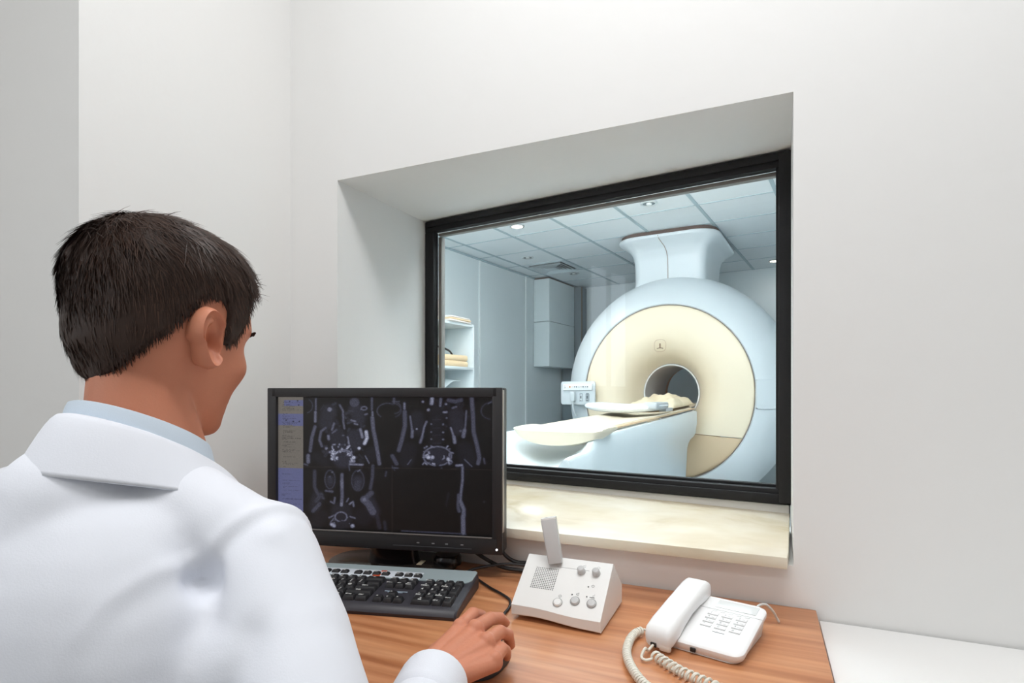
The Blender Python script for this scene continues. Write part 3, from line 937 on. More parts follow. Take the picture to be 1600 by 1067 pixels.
blobs(B_, 520, 830, 770, 1000, 36, 10, 24, 0.35, 0.8, 11, lambda x, y: ((x - 670) / 90) ** 2 + ((y - 850) / 60) ** 2 > 1 and ((x - 690) / 50) ** 2 + ((y - 950) / 60) ** 2 > 1)
arc(B_, 672, 905, 160, 120, 100, 440, 18, .42); seg(B_, [(570, 920)], 52, .8); seg(B_, [(615, 920)], 48, .7); seg(B_, [(795, 945)], 40, .8)
dark(B_, 670, 850, 70, 42, .3); dark(B_, 690, 950, 40, 45, .3)
seg(B_, [(370, 950), (330, 1010)], 12, .35); seg(B_, [(980, 950), (1060, 1035)], 14, .35); seg(B_, [(890, 1025), (950, 1020)], 26, .55)
seg(B_, [(150, 900), (200, 1000)], 50, .22); arc(B_, 1280, 340, 115, 105, 100, 290, 12, .2); seg(B_, [(1240, 250), (1300, 215)], 16, .3)
seg(B_, [(150, 1050), (215, 1055)], 14, .3); seg(B_, [(1195, 940), (1205, 1000)], 24, .2)
# lower left view
seg(C_, [(580, 180), (580, 380), (620, 470), (690, 520)], 46, .17); seg(C_, [(560, 690), (640, 600)], 50, .22); seg(C_, [(600, 560), (660, 480)], 60, .16)
arc(C_, 770, 285, 62, 118, 0, 360, 16, .22); dark(C_, 770, 290, 30, 60, .6); seg(C_, [(765, 260), (775, 310)], 60, .14)
arc(C_, 1110, 300, 75, 130, 0, 360, 16, .2); seg(C_, [(1110, 330), (1100, 390)], 90, .16); seg(C_, [(1110, 180), (1135, 165)], 18, .4); seg(C_, [(800, 190)], 26, .36); seg(C_, [(770, 250)], 22, .36)
seg(C_, [(918, 220), (916, 360), (920, 480), (912, 600)], 40, .32); seg(C_, [(912, 590), (910, 615)], 36, .5); seg(C_, [(915, 300), (918, 390)], 42, .4)
seg(C_, [(1010, 95), (1170, 95)], 22, .45); seg(C_, [(1000, 100), (1010, 170)], 14, .3)
seg(C_, [(1290, 110), (1285, 260), (1260, 400)], 40, .2); seg(C_, [(1180, 540), (1240, 600), (1290, 700)], 90, .26); seg(C_, [(1200, 530), (1270, 460)], 70, .22); seg(C_, [(1190, 545)], 60, .42)
seg(C_, [(1330, 700), (1370, 900)], 50, .1); seg(C_, [(1430, 830), (1440, 920)], 40, .1); seg(C_, [(1450, 190), (1440, 240)], 22, .2)
seg(C_, [(720, 430), (800, 440)], 28, .28); seg(C_, [(830, 520), (820, 590), (780, 570)], 22, .36); seg(C_, [(1010, 600), (1050, 570), (1060, 625)], 20, .5); seg(C_, [(975, 570), (995, 530)], 16, .4)
dark(C_, 740, 495, 45, 45, .3); dark(C_, 1105, 490, 50, 50, .3)
arc(C_, 905, 765, 72, 62, 0, 360, 20, .42); dark(C_, 905, 765, 50, 42, .3)
seg(C_, [(760, 775), (820, 745)], 18, .42); seg(C_, [(1015, 760), (1075, 780)], 18, .42); seg(C_, [(800, 810), (820, 780)], 16, .4); seg(C_, [(960, 800), (985, 770)], 14, .4)
seg(C_, [(790, 860), (820, 880)], 44, .62); seg(C_, [(1045, 880)], 48, .62); blobs(C_, 790, 1060, 800, 890, 12, 8, 20, .3, .5, 21)
dark(C_, 925, 860, 60, 45, .2); seg(C_, [(450, 85), (490, 98)], 18, .3)
# lower right view
seg(D_, [(838, 115), (838, 260), (822, 400), (815, 500)], 26, .36); seg(D_, [(800, 420), (795, 560), (805, 600)], 34, .24); seg(D_, [(820, 500), (850, 580), (848, 660)], 40, .34)
seg(D_, [(842, 660), (846, 840)], 44, .34); seg(D_, [(780, 100), (830, 98)], 22, .36); seg(D_, [(700, 400), (675, 540)], 22, .06)
seg(D_, [(630, 125)], 14, .25); seg(D_, [(1048, 495)], 16, .2); seg(D_, [(135, 122), (185, 124)], 12, .3); seg(D_, [(130, 100), (155, 148)], 10, .2)
seg(D_, [(230, 822), (800, 848), (870, 855)], 8, .3)
for crop_, pts_, w_, i_ in [(A, [(760, 330), (720, 470)], 190, .10), (A, [(1080, 300), (1120, 430)], 170, .11), (A, [(850, 640), (900, 760)], 230, .09), (A, [(1060, 650), (1080, 740)], 190, .11), (A, [(930, 930)], 260, .12),
                           (A, [(600, 900), (720, 980)], 120, .05), (A, [(1270, 880)], 200, .05), (B_, [(440, 400), (460, 560)], 150, .07), (B_, [(880, 380), (900, 560)], 170, .09), (B_, [(670, 300), (660, 700)], 170, .05), (B_, [(670, 900)], 260, .10),
                           (B_, [(350, 820), (320, 960)], 190, .05), (B_, [(980, 820), (1020, 960)], 190, .05), (C_, [(770, 290), (770, 330)], 110, .11), (C_, [(1110, 300), (1110, 340)], 140, .12), (C_, [(620, 500), (580, 640)], 150, .08),
                           (C_, [(1240, 560), (1300, 700)], 150, .10), (C_, [(910, 700), (910, 800)], 260, .07), (C_, [(650, 760), (600, 840)], 180, .04), (C_, [(1180, 760)], 240, .04)]:
    seg(crop_, pts_, w_, i_, 3.0)
noise = np.random.RandomState(4).rand(NY, NX)
INT = INT * (0.72 + 0.5 * noise) + 0.010 * noise
RGB = np.zeros((NY, NX, 3))
tint = np.array([0.30, 0.31, 0.56])
INT *= 0.92
RGB[:] = INT[..., None] ** 1.4 * (tint * (1 - INT[..., None]) + np.array([0.62, 0.66, 0.78]) * INT[..., None])
# divider lines
for cond in (np.abs(Y_ - (738.5 + (X_ - 620) * 0.022)) < 0.5, (np.abs(X_ - 619.5) < 0.5) & (Y_ > 735)):
    RGB[cond] = np.maximum(RGB[cond], (0.016, 0.012, 0.012))
RGB += np.array([0.0055, 0.0042, 0.0040]) * (1.2 - UU[..., None])  # brownish reflection painted into the screen colour, stronger to the left
# side panel of the programme
side = X_ < 477
yt = Y_ - (X_ - 436) * 0.03
beige, blue = np.array([0.135, 0.122, 0.108]), np.array([0.095, 0.102, 0.205])
sc = np.where(((yt > 622) & (yt < 632) & (X_ > 446) | (yt > 645) & (yt < 665) | (yt > 737))[..., None], blue, beige)
rs = np.random.RandomState(9)
rows = rs.rand(400)
lr = rs.rand(400) * 30
row_i = np.clip(((yt - 600) / 2.1).astype(int), 0, 399)
txt = (rows[row_i] > 0.45) & ((yt - 600) / 2.1 % 1 < 0.55) & (X_ > 440 + 4 * rows[row_i]) & (X_ < 446 + lr[row_i]) & (rs.rand(NY, NX) > 0.35)
sc = np.where(txt[..., None], sc * 0.55, sc)
for xx, yy in ((449, 657), (461, 659), (471, 659), (470, 631), (468, 624), (455, 625)):
    sc = np.where((np.hypot(X_ - xx, yt - yy + 1) < 1.3)[..., None], sc * 0.25, sc)
RGB = np.where(side[..., None], sc * (0.92 + 0.16 * noise[..., None]), RGB)
sx0, sx1 = -mw / 2 + bz_l, mw / 2 - bz_l
sz0, sz1 = mz0 + bz_b, mz1 - bz_t
verts = [(sx0 + (sx1 - sx0) * i / NX, 0.0005, sz1 + (sz0 - sz1) * j_ / NY) for j_ in range(NY + 1) for i in range(NX + 1)]
faces = [(j_ * (NX + 1) + i, (j_ + 1) * (NX + 1) + i, (j_ + 1) * (NX + 1) + i + 1, j_ * (NX + 1) + i + 1) for j_ in range(NY) for i in range(NX)]
me = bpy.data.meshes.new('screen')
me.from_pydata(verts, [], faces)
ca = me.color_attributes.new('picture', 'FLOAT_COLOR', 'CORNER')
col = np.ones((NY * NX, 4, 4), np.float32)
col[:, :, :3] = RGB.reshape(-1, 1, 3)
ca.data.foreach_set('color', col.ravel())
M_SCREEN = attr_mat('screen_picture', 'picture', rough=0.3, emit=True, strength=1.0, spec=0.35)
link_mesh('screen', me, M_SCREEN, mon, None)
# stand
MB().loft([[(0.055 * sc_ * c_[0] + 0.01, 0.045 + 0.03 * c_[1], z) for c_ in [(math.cos(a), math.sin(a)) for a in [k * math.pi / 10 for k in range(20)]]] for z, sc_ in ((0.008, 1.1), (0.03, 1.0), (0.12, 0.9), (0.2, 0.9))]).build('stand_neck', M_BLKG, mon)
sb = MB().prism([(0.005 + 0.145 * math.copysign(abs(math.cos(a)) ** 0.7, math.cos(a)), 0.055 + 0.075 * math.copysign(abs(math.sin(a)) ** 0.7, math.sin(a))) for a in [k * math.pi / 24 for k in range(48)]], 0.0, 0.012, 0.004).build('stand_base', mat('base_dark', srgb(58, 50, 46), 0.15), mon)
MB().lathe([(0.0001, 0.0), (0.03, 0.0), (0.03, 0.016), (0.026, 0.022), (0.0001, 0.023)], 24, Matrix.Translation((0.130, 0.052, 0.010))).build('swivel_foot', M_BLKG, mon)
MB().box((0.074, 0.04, 0.0125), (0.011, 0.03, 0.002), 0.0008).build('sticker', mat('sticker_tan', srgb(206, 186, 156), 0.6), mon)

# monitor leads behind, running to the wall
for nm, lab, pts in [('monitor_cable', 'black cable curving from the monitor foot along the desk back', [(-0.565, 1.066, 0.786), (-0.535, 1.078, 0.765), (-0.50, 1.088, 0.750), (-0.46, 1.098, 0.7462), (-0.40, 1.108, 0.7462), (-0.34, 1.112, 0.7462)]),
                     ('monitor_cable', 'black cable dropping behind the lower right monitor corner', [(-0.515, 1.098, 0.786), (-0.505, 1.104, 0.772), (-0.495, 1.110, 0.762), (-0.480, 1.114, 0.757), (-0.46, 1.117, 0.757), (-0.44, 1.118, 0.7565)]),
                     ('monitor_cable', 'thin black cable arching over the desk right of the monitor', [(-0.57, 1.035, 0.7442), (-0.54, 1.042, 0.757), (-0.48, 1.057, 0.769), (-0.43, 1.070, 0.766), (-0.39, 1.083, 0.755), (-0.36, 1.088, 0.7442)])]:
    tag(MB().tube(catmull(pts, 7), 0.003 if 'thin' in lab else 0.0042, 8).build(nm, mat('cable_black', srgb(34, 32, 34), 0.45)), lab, 'cable', 'black cables behind the monitor')

# ------------------------------------------------------------------ keyboard
KA = R(13.8)
kb = thing('keyboard', 'black and silver computer keyboard in front of the monitor', 'keyboard', (-0.4655, 0.819, DZ), KA)
M_KBODY = mat('keyboard_black', srgb(48, 46, 54), 0.45)
M_KEY = mat('key_black', srgb(32, 31, 34), 0.5)
M_KSIL = mat('keyboard_silver', srgb(164, 178, 182), 0.35, metal=0.15)
M_KWHITE = mat('keyboard_pale', srgb(214, 220, 228), 0.4)
KW, KD = 0.452, 0.168


def ktop(y): return 0.016 + 0.085 * y       # deck height, local y from front edge (0) to back (KD)


b = MB()
prof = [(0.002, 0.0), (0.0, 0.006), (0.004, 0.013), (0.012, ktop(0.012)), (KD - 0.006, ktop(KD - 0.006)), (KD, ktop(KD) - 0.005), (KD, 0.004), (KD - 0.002, 0.0)]
prof_in = [(0.005, 0.001), (0.004, 0.006), (0.007, 0.011), (0.014, ktop(0.014) - 0.003), (KD - 0.01, ktop(KD - 0.01) - 0.003), (KD - 0.004, ktop(KD) - 0.008), (KD - 0.004, 0.005), (KD - 0.006, 0.001)]
b.loft([[(-KW, y, z) for y, z in prof_in], [(-KW + 0.004, y, z) for y, z in prof], [(-0.004, y, z) for y, z in prof], [(0, y, z) for y, z in prof_in]])
kbody = b.build('keyboard_body', M_KBODY, kb)
yS = 0.112                 # front edge of silver strip
b = MB()
pts = [(-KW + 0.003, yS + 0.012), (-KW + 0.008, yS), (-0.102, yS), (-0.014, yS - 0.001), (-0.008, yS + 0.003), (-0.003, yS + 0.012), (-0.002, KD - 0.006), (-0.007, KD), (-KW + 0.008, KD), (-KW + 0.003, KD - 0.006)]
b.prism(pts, 0, 0.0016)
SH = Matrix(((1, 0, 0, 0), (0, 1, 0, 0), (0, 0.085, 1, 0.0162), (0, 0, 0, 1)))
b.bm.transform(SH)
b.build('silver_strip', M_KSIL, kb)
b = MB()
for x0, x1 in ((-0.427, -0.415), (-0.385, -0.305), (-0.298, -0.210), (-0.203, -0.1225)):
    pass
b.box((-0.2125, yS + 0.0165, 0.0022), (0.218, 0.030, 0.0016), 0.0008)
b.bm.transform(SH)
b.build('key_surround', M_KWHITE, kb)
b = MB()
b.box((-0.1915, yS + 0.0065, 0.0032), (0.014, 0.012, 0.001), 0.0004)
b.box((-0.1845, yS + 0.0275, 0.0032), (0.011, 0.006, 0.001), 0.0004)
b.bm.transform(SH)
b.build('orange_mark', mat('mark_orange', srgb(196, 78, 38), 0.5), kb)

U = 0.0188


def key_mesh(w, d, h):
    t = MB()
    rings = []
    for z, ins in ((0, 0.0004), (h * 0.35, 0.0006), (h * 0.9, 0.0024), (h, 0.0034)):
        rings.append([(x, y + (0.0008 if z > 0 else 0), z) for x, y in rrect(w / 2 - ins, d / 2 - ins, 0.0016, 2)])
    return t.loft(rings)


M_LEGEND = mat('legend_white', srgb(226, 226, 224), 0.6)
keycache = {}
nkeys = 0


def key(x0, y0, w=1.0, d=1.0, leg='', ls=0.0052, h=0.0095):
    """x0, y0: left front corner of the key cell in metres from the right front corner"""
    global nkeys
    kw, kd = w * U - 0.0008, d * U - 0.0008
    cx, cy = x0 + w * U / 2, y0 + d * U / 2
    kk = (round(kw, 5), round(kd, 5))
    if kk not in keycache:
        o = key_mesh(kw, kd, h).build('key', M_KEY, kb, 50)
        keycache[kk] = o
    else:
        o = keycache[kk].copy()
        COL.objects.link(o)
        o.parent = kb
    o.location = (cx, cy, ktop(cy) - 0.002)
    o.rotation_euler = (math.atan(0.085), 0, 0)
    nkeys += 1
    if leg:
        q = MB()
        ps = leg.split('|')
        for li, part in enumerate(ps):
            q.text(part, ls, Matrix.Translation((-min(kw * 0.5 - 0.006, 0.0025), 0.0022 + 0.0012 - (li * 0.0050 if len(ps) > 1 else 0.0014), h + 0.0002)), bold=0.00018)
        q.build('key_legend', M_LEGEND, o, smooth=None)


y0 = 0.0155
# number pad
x0 = -0.012 - 4 * U
for r, row in enumerate([[('0|Ins', 2), ('.|Del', 1)], [('1|End', 1), ('2', 1), ('3|PgDn', 1)], [('4', 1), ('5', 1), ('6', 1)], [('7|Home', 1), ('8', 1), ('9|PgUp', 1)], [('Num', 1), ('/', 1), ('*', 1), ('-', 1)]]):
    x = x0
    for l, w in row:
        key(x, y0 + r * U, w, 1, l, 0.0056 if len(l) > 2 else 0.0080)
        x += w * U
key(x0 + 3 * U, y0, 1, 2, 'Enter', 0.0044)
key(x0 + 3 * U, y0 + 2 * U, 1, 2, '+', 0.0065)
# navigation block
x1 = x0 - 0.0135 - 3 * U
for i, l in enumerate(['<', 'v', '>']):
    key(x1 + i * U, y0, 1, 1, l, 0.0065)
key(x1 + U, y0 + U, 1, 1, '^', 0.0065)
for r, row in enumerate([['Delete', 'End', 'Page|Down'], ['Insert', 'Home', 'Page|Up']]):
    for i, l in enumerate(row):
        key(x1 + i * U, y0 + (3 + r) * U, 1, 1, l, 0.0042)
# main block
x2 = x1 - 0.009 - 15 * U
rows = [[('Ctrl', 1.5), ('Win', 1.25), ('Alt', 1.25), ('', 6), ('Alt Gr', 1.25), ('Win', 1.25), ('Menu', 1.25), ('Ctrl', 1.25)],
        [('Shift', 2.25)] + [(c, 1) for c in 'ZXCVBNM'] + [('<|,', 1), ('>|.', 1), ('?|/', 1), ('Shift', 2.75)],
        [('Caps', 1.75)] + [(c, 1) for c in 'ASDFGHJKL'] + [(':|;', 1), ('@|\'', 1), ('Enter', 2.25)],
        [('Tab', 1.5)] + [(c, 1) for c in 'QWERTYUIOP'] + [('{|[', 1), ('}|]', 1), ('', 1.5)],
        [('`', 1)] + [('%s|%d' % (s, n), 1) for s, n in zip('!"#$%^&*()', (1, 2, 3, 4, 5, 6, 7, 8, 9, 0))] + [('_|-', 1), ('+|=', 1), ('<-', 2)]]
for r, row in enumerate(rows):
    x = x2
    for l, w in row:
        key(x, y0 + r * U, w, 1, l, 0.0068 if len(l) < 4 else 0.0052)
        x += w * U
# function row
fy = y0 + 5 * U + 0.0075
key(x2, fy, 1, 0.85, 'Esc', 0.0042)
fk = 1
for g0 in (2.0, 6.5, 11.0):
    for i in range(4):
        key(x2 + (g0 + i) * U, fy, 1, 0.85, 'F%d' % fk, 0.0058)
        fk += 1
for i, l in enumerate(['Print|Scrn', 'Scroll|Lock', 'Pause|Break']):
    key(x1 + i * U, fy, 1, 0.85, l, 0.0038)
# small pale maker's line above the arrow keys
b = MB()
b.box((x1 + 1.5 * U, y0 + 2.42 * U, 0), (2.3 * U, 0.0034, 0.0005))
b.box((x1 + 1.5 * U, y0 + 2.16 * U, 0), (1.5 * U, 0.0030, 0.0005))
b.bm.transform(Matrix.Translation((0, 0, ktop(y0 + 2.4 * U) + 0.0006)) @ Matrix.Rotation(0.0, 4, 'X'))
b.build('badge', mat('badge_blue', srgb(150, 165, 180), 0.5), kb)

# ------------------------------------------------------------------ mouse with its cable
ms = thing('computer_mouse', 'black mouse under the right hand beside the keyboard', 'mouse', (-0.352, 0.708, DZ), R(2))
rings = []
for t_ in np.linspace(-1, 1, 15):
    y = 0.052 * t_
    e = max(0.02, (1 - abs(t_) ** 2.6)) ** 0.5
    w = 0.027 * e
    h = (0.030 - 0.010 * max(0, t_)) * e
    rings.append([(w * c, y, max(0.001, h * s if s > 0 else 0.001)) for c, s in [(math.cos(a), math.sin(a)) for a in [k * 2 * math.pi / 24 for k in range(24)]]])
MB().loft(rings).build('shell', M_BLK, ms, 60)
MB().box((0, 0.034, 0.0185), (0.006, 0.016, 0.008), 0.003).build('wheel', M_BLKG, ms)
b = MB().tube(catmull([(-0.002, 0.050, 0.008), (-0.012, 0.08, 0.005), (-0.030, 0.12, 0.0035), (-0.044, 0.165, 0.0035), (-0.048, 0.20, 0.0035), (-0.060, 0.232, 0.0035), (-0.085, 0.255, 0.0035), (-0.115, 0.275, 0.0035), (-0.14, 0.295, 0.0035), (-0.17, 0.320, 0.0035), (-0.20, 0.345, 0.0035)], 8), 0.0024, 8)
b.build('mouse_cable', mat('cable_black', srgb(34, 32, 34), 0.45), ms)

# ------------------------------------------------------------------ intercom
M_ICW = mat('intercom_white', srgb(234, 234, 232), 0.4)
M_ICGREY = mat('intercom_grey', srgb(196, 196, 196), 0.35)
M_ICSIDE = mat('intercom_side', srgb(226, 222, 214), 0.45)
ic = thing('desk_intercom', 'white desk intercom with upright microphone stalk and knobs', 'intercom', (-0.3055, 0.888, DZ))
ix0, ix1, idp = -0.080, 0.0745, 0.124
zf = lambda x: 0.023 - 0.0075 * smoothstep(-0.05, 0.045, x) + 0.002 * math.sin((x + 0.08) * 30) * 0
ztopic = lambda x, y: zf(x) * (1 - y / idp) + 0.090 * (y / idp)
rings = []
N = 24
for i in range(N + 1):
    x = ix0 + (ix1 - ix0) * i / N
    zfx = 0.004 + 0.019 + 0.004 * math.cos((i / N) * math.pi * 1.15)
    yfx = -0.012 + 0.010 * smoothstep(0.25, 0.8, i / N)
    zb_ = 0.0065 - 0.004 * smoothstep(0.3, 0.8, i / N)
    rings.append([(x, 0.004, zb_), (x, yfx + 0.001, zb_ + 0.001), (x, yfx - 0.002, zfx - 0.0012), (x, yfx, zfx), (x, 0.03, zfx + (0.090 - zfx) * (0.03 - yfx) / (0.062 - yfx) * 0.5), (x, 0.058, 0.0605), (x, 0.060, 0.0900 - 0.028),
                  (x, 0.0605, 0.062), (x, idp, 0.030), (x, idp, 0.0065)])
# simpler: straight slope from the wavy front edge up to the back ridge
rings = []
YB, ZB = 0.060, 0.090
for i in range(N + 1):
    u = i / N
    x = ix0 + (ix1 - ix0) * u
    w_ = smoothstep(0.2, 0.8, u)
    yf_ = -0.020 - 0.004 * w_
    zf_ = 0.0275 - 0.004 * w_
    zb_ = 0.0075 - 0.0045 * w_ + 0.006 * math.sin(u * math.pi) * 0.3
    rings.append([(x, 0.004, zb_), (x, yf_ + 0.0025, zb_), (x, yf_, zb_ + 0.002), (x, yf_ - 0.001, zf_ - 0.002), (x, yf_ + 0.001, zf_), (x, YB - 0.001, ZB - 0.0004), (x, YB + 0.001, ZB - 0.0008), (x, idp, 0.035), (x, idp, 0.004)])
MB().loft(rings).build('housing', M_ICW, ic, 25)
sl = math.atan2(ZB - 0.0255, YB + 0.022)
FM = Matrix.Translation((0, -0.0215, 0.0258)) @ Matrix.Rotation(sl, 4, 'X')     # face axes: x right, y up the slope, z out
FL = math.hypot(YB + 0.022, ZB - 0.0255)
b = MB()
for i in range(13):
    for j_ in range(13):
        b.lathe([(0.0001, 0.0006), (0.00088, 0.0006), (0.00088, 0)], 8, FM @ Matrix.Translation((-0.0565 + i * 0.0033, 0.0375 + j_ * 0.0033, 0)))
b.build('speaker_grille', mat('hole_dark', srgb(78, 76, 74), 0.8), ic)
for x, y in ((0.024, 0.080), (0.050, 0.080)):
    MB().lathe([(0.0001, 0.011), (0.0045, 0.0108), (0.0064, 0.009), (0.0068, 0.004), (0.0072, 0), (0.0001, 0)], 24, FM @ Matrix.Translation((x, y, 0))).build('knob', M_ICGREY, ic)
for x, y, m in ((-0.002, 0.016, M_ICW), (0.026, 0.0235, M_ICGREY), (0.054, 0.0235, M_ICGREY)):
    MB().lathe([(0.0001, 0.0032), (0.0055, 0.003), (0.0068, 0.0018), (0.0074, 0), (0.0001, 0)], 28, FM @ Matrix.Translation((x, y, 0))).build('push_button', m, ic)
    MB().lathe([(0.0074, 0.0004), (0.0083, 0.0006), (0.0083, 0)], 28, FM @ Matrix.Translation((x, y, 0))).build('button_ring', mat('ring_grey', srgb(150, 150, 148), 0.5), ic)
M_ICON = mat('icon_line', srgb(150, 150, 150), 0.6)
for x, y in ((0.0185, 0.0345), (0.0435, 0.0345), (0.042, 0.053)):
    MB().lathe([(0.0001, 0.0005), (0.0011, 0.0005), (0.0012, 0)], 10, FM @ Matrix.Translation((x, y, 0))).build('indicator_light', mat('led_dark', srgb(60, 60, 62), 0.3), ic)


def icon(kind, x, y):
    Mx = FM @ Matrix.Translation((x, y, 0.0002))
    r = 0.0003
    b = MB()
    if kind == 'horn':
        b.tube([(-0.002, -0.001, 0), (-0.0005, -0.001, 0), (0.002, -0.003, 0), (0.002, 0.003, 0), (-0.0005, 0.001, 0), (-0.002, 0.001, 0), (-0.002, -0.001, 0)], r, 4, M=Mx)
    elif kind == 'ring':
        b.tube([(0.0024 * math.cos(a), 0.002 * math.sin(a), 0) for a in [k * math.pi / 8 for k in range(17)]], r, 4, M=Mx)
    elif kind == 'bubble':
        b.tube([(0.0024 * math.cos(a), 0.0024 * math.sin(a), 0) for a in [R(-60) + k * R(300) / 12 for k in range(13)]], r, 4, M=Mx)
        b.tube([(0.0012, -0.002, 0), (-0.0006, -0.0036, 0)], r, 4, M=Mx)
    elif kind == 'person':
        b.tube([(-0.004, 0, 0), (0.004, 0, 0)], 0.0006, 4, M=Mx)
        b.tube([(0.001, 0.001, 0), (0.001, 0.004, 0), (0.003, 0.003, 0), (0.003, 0.006, 0)], r, 4, M=Mx)
    b.build('icon', M_ICON, ic)


icon('horn', 0.0265, 0.0915); icon('ring', 0.0515, 0.0915); icon('ring', 0.0495, 0.0555); icon('horn', 0.0275, 0.0365); icon('person', 0.0525, 0.0345); icon('ring', -0.001, 0.0285)
MB().box((0.008, 0.0835, 0.0001), (0.058, 0.0006, 0.0004), M=FM).build('groove', M_ICON, ic)
# microphone stalk, square, leaning back to the left
stem = MB()
p0, p1 = V((-0.026, 0.051, 0.0825)), V((-0.042, 0.0575, 0.158))
ax = (p1 - p0).normalized()
Q = Matrix.Translation(p0) @ ax.to_track_quat('Z', 'Y').to_matrix().to_4x4() @ Matrix.Rotation(R(38), 4, 'Z')
Ls = (p1 - p0).length
stem.loft([[(x, y, z) for x, y in rrect(hw, hw * 0.78, 0.0025, 3)] for z, hw in ((0, 0.0152), (0.002, 0.0156), (Ls - 0.003, 0.0168), (Ls - 0.001, 0.0160))], M=Q)
st = stem.build('microphone_stalk', M_ICGREY, ic)
MB().prism(rrect(0.0162, 0.0130, 0.0025, 3), Ls - 0.0025, Ls + 0.001, M=Q).build('stalk_top', M_ICW, st)
MB().lathe([(0.0001, Ls + 0.0022), (0.0055, Ls + 0.002), (0.006, Ls + 0.0008)], 20, Q).build('microphone_cap', M_ICW, st)

# ------------------------------------------------------------------ telephone
M_PH = mat('phone_white', srgb(240, 240, 240), 0.35)
M_PHB = mat('phone_base_side', srgb(232, 229, 222), 0.45)
M_PHGREY = mat('phone_grey', srgb(206, 206, 206), 0.35)
PA = R(-14)
ph = thing('telephone', 'white desk telephone with coiled cord beside the intercom', 'telephone', (-0.0785, 0.928, DZ), PA)
pw, pd = 0.150, 0.158
x_r, x_l = 0.077, -0.073
tilt = R(10)
PM = Matrix.Translation((0.002, 0, 0.022)) @ Matrix.Rotation(tilt, 4, 'X')       # face axes
outl = rrect(0.072, 0.074, 0.016, 6)
rings = []
for z, ins in ((-0.0085, 0.006), (-0.0075, 0.003), (-0.003, 0.0008), (0.0, 0.0), (0.004, 0.0004), (0.0062, 0.003), (0.007, 0.006)):
    rings.append([tuple(PM @ V((x * (1 - ins / 0.075), y * (1 - ins / 0.077), z))) for x, y in outl])
lower = [[(x * 0.93, y * 0.93, z) for x, y in outl] for z in (0.0006,)]
lowt = [tuple(PM @ V((x * 0.95, y * 0.95, -0.0078))) for x, y in outl]
MB().loft(rings).build('phone_body', M_PH, ph, 40)
MB().loft([lower[0], lowt]).build('phone_foot', M_PHB, ph, 40)
FZ = 0.0072
MB().box((0.030, 0.052, FZ), (0.062, 0.024, 0.0012), 0.0005, M=PM).build('display_window', mat('phone_display', srgb(222, 224, 224), 0.15), ph)
MB().box((0.018, 0.0325, FZ), (0.11, 0.0007, 0.0006), M=PM).build('face_groove', M_PHGREY, ph)
k_i = 0
M_PHTEXT = mat('phone_text', srgb(120, 122, 124), 0.6)
for r in range(4):
    for c in range(3):
        kx, ky = 0.003 + c * 0.0215, 0.0185 - r * 0.0118
        pk = MB().box((kx, ky, FZ + 0.0004), (0.0165, 0.0072, 0.0022), 0.0009, M=PM)
        pk = pk.build('phone_key', M_PH, ph)
        leg = MB()
        leg.text('123456789*0#'[k_i], 0.0058, PM @ Matrix.Translation((kx - 0.003, ky, FZ + 0.0017)))
        if k_i in (1, 2, 3, 4, 5, 6, 7, 8):
            leg.text(['', 'abc', 'def', 'ghi', 'jkl', 'mno', 'pqrs', 'tuv', 'wxyz'][k_i], 0.0030, PM @ Matrix.Translation((kx + 0.0035, ky - 0.0012, FZ + 0.0017)))
        leg.build('key_legend', M_PHTEXT, pk, smooth=None)
        MB().box((kx, ky - 0.0042, FZ), (0.0165, 0.0007, 0.0005), M=PM).build('key_edge', M_PHGREY, pk)
        k_i += 1
for i in range(5):
    MB().box((0.002 + i * 0.0125, 0.0285, FZ + 0.0003), (0.0075, 0.003, 0.0014), 0.0006, M=PM).build('function_key', M_PH, ph)
q = MB()
q.tube([(0.017 + 0.0022 * k, -0.030 + 0.0006 * math.sin(k * 2.3), FZ + 0.0002) for k in range(9)], 0.0004, 4, M=PM)
q.build('maker_mark', mat('phone_text', srgb(120, 122, 124), 0.6), ph)
MB().box((0.005, -0.0735, 0.0075), (0.008, 0.004, 0.006), 0.001).build('front_socket', mat('socket_black', srgb(30, 26, 24), 0.6), ph)
MB().tube(catmull([(0.048, 0.074, 0.026), (0.054, 0.092, 0.034), (0.062, 0.103, 0.034), (0.070, 0.114, 0.022), (0.074, 0.121, 0.010), (0.077, 0.124, 0.003)], 6), 0.0021, 8).build('line_cable', mat('cable_grey', srgb(205, 203, 198), 0.45), ph)
# handset: an arched bar lying over the left side
hx = -0.047
HM = PM @ Matrix.Translation((hx + 0.007, -0.008, -0.0005))
prof = [(-0.092, 0.012, 0.0165, 0.008), (-0.089, 0.015, 0.0195, 0.013), (-0.081, 0.017, 0.0215, 0.0155), (-0.06, 0.019, 0.0220, 0.0155), (-0.035, 0.0215, 0.0212, 0.013), (0.0, 0.0232, 0.0208, 0.0115), (0.035, 0.0215, 0.0212, 0.013),
        (0.06, 0.019, 0.0220, 0.0155), (0.079, 0.017, 0.0215, 0.0155), (0.087, 0.0145, 0.0195, 0.013), (0.0905, 0.012, 0.0165, 0.008)]
rings = []
for y, zc, hw, hh in prof:
    rings.append([(x, y, zc + z) for x, z in rrect(hw, hh, min(hw, hh) * 0.62, 4)])
hd = MB().loft(rings, M=HM).build('handset', M_PH, ph, 50)
MB().box((0.010, -0.0885, 0.005), (0.018, 0.008, 0.012), 0.0035, M=HM).build('handset_foot', M_PHB, hd)
MB().box((-0.006, -0.091, 0.0070), (0.009, 0.006, 0.007), 0.001, M=HM).build('cord_socket', mat('socket_black', srgb(30, 26, 24), 0.6), hd)
# coiled cord (world path brought into phone axes)
W2P = (Matrix.Translation((-0.0785, 0.928, DZ)) @ Matrix.Rotation(PA, 4, 'Z')).inverted()
M_CORD = mat('cord_cream', srgb(226, 222, 210), 0.45)


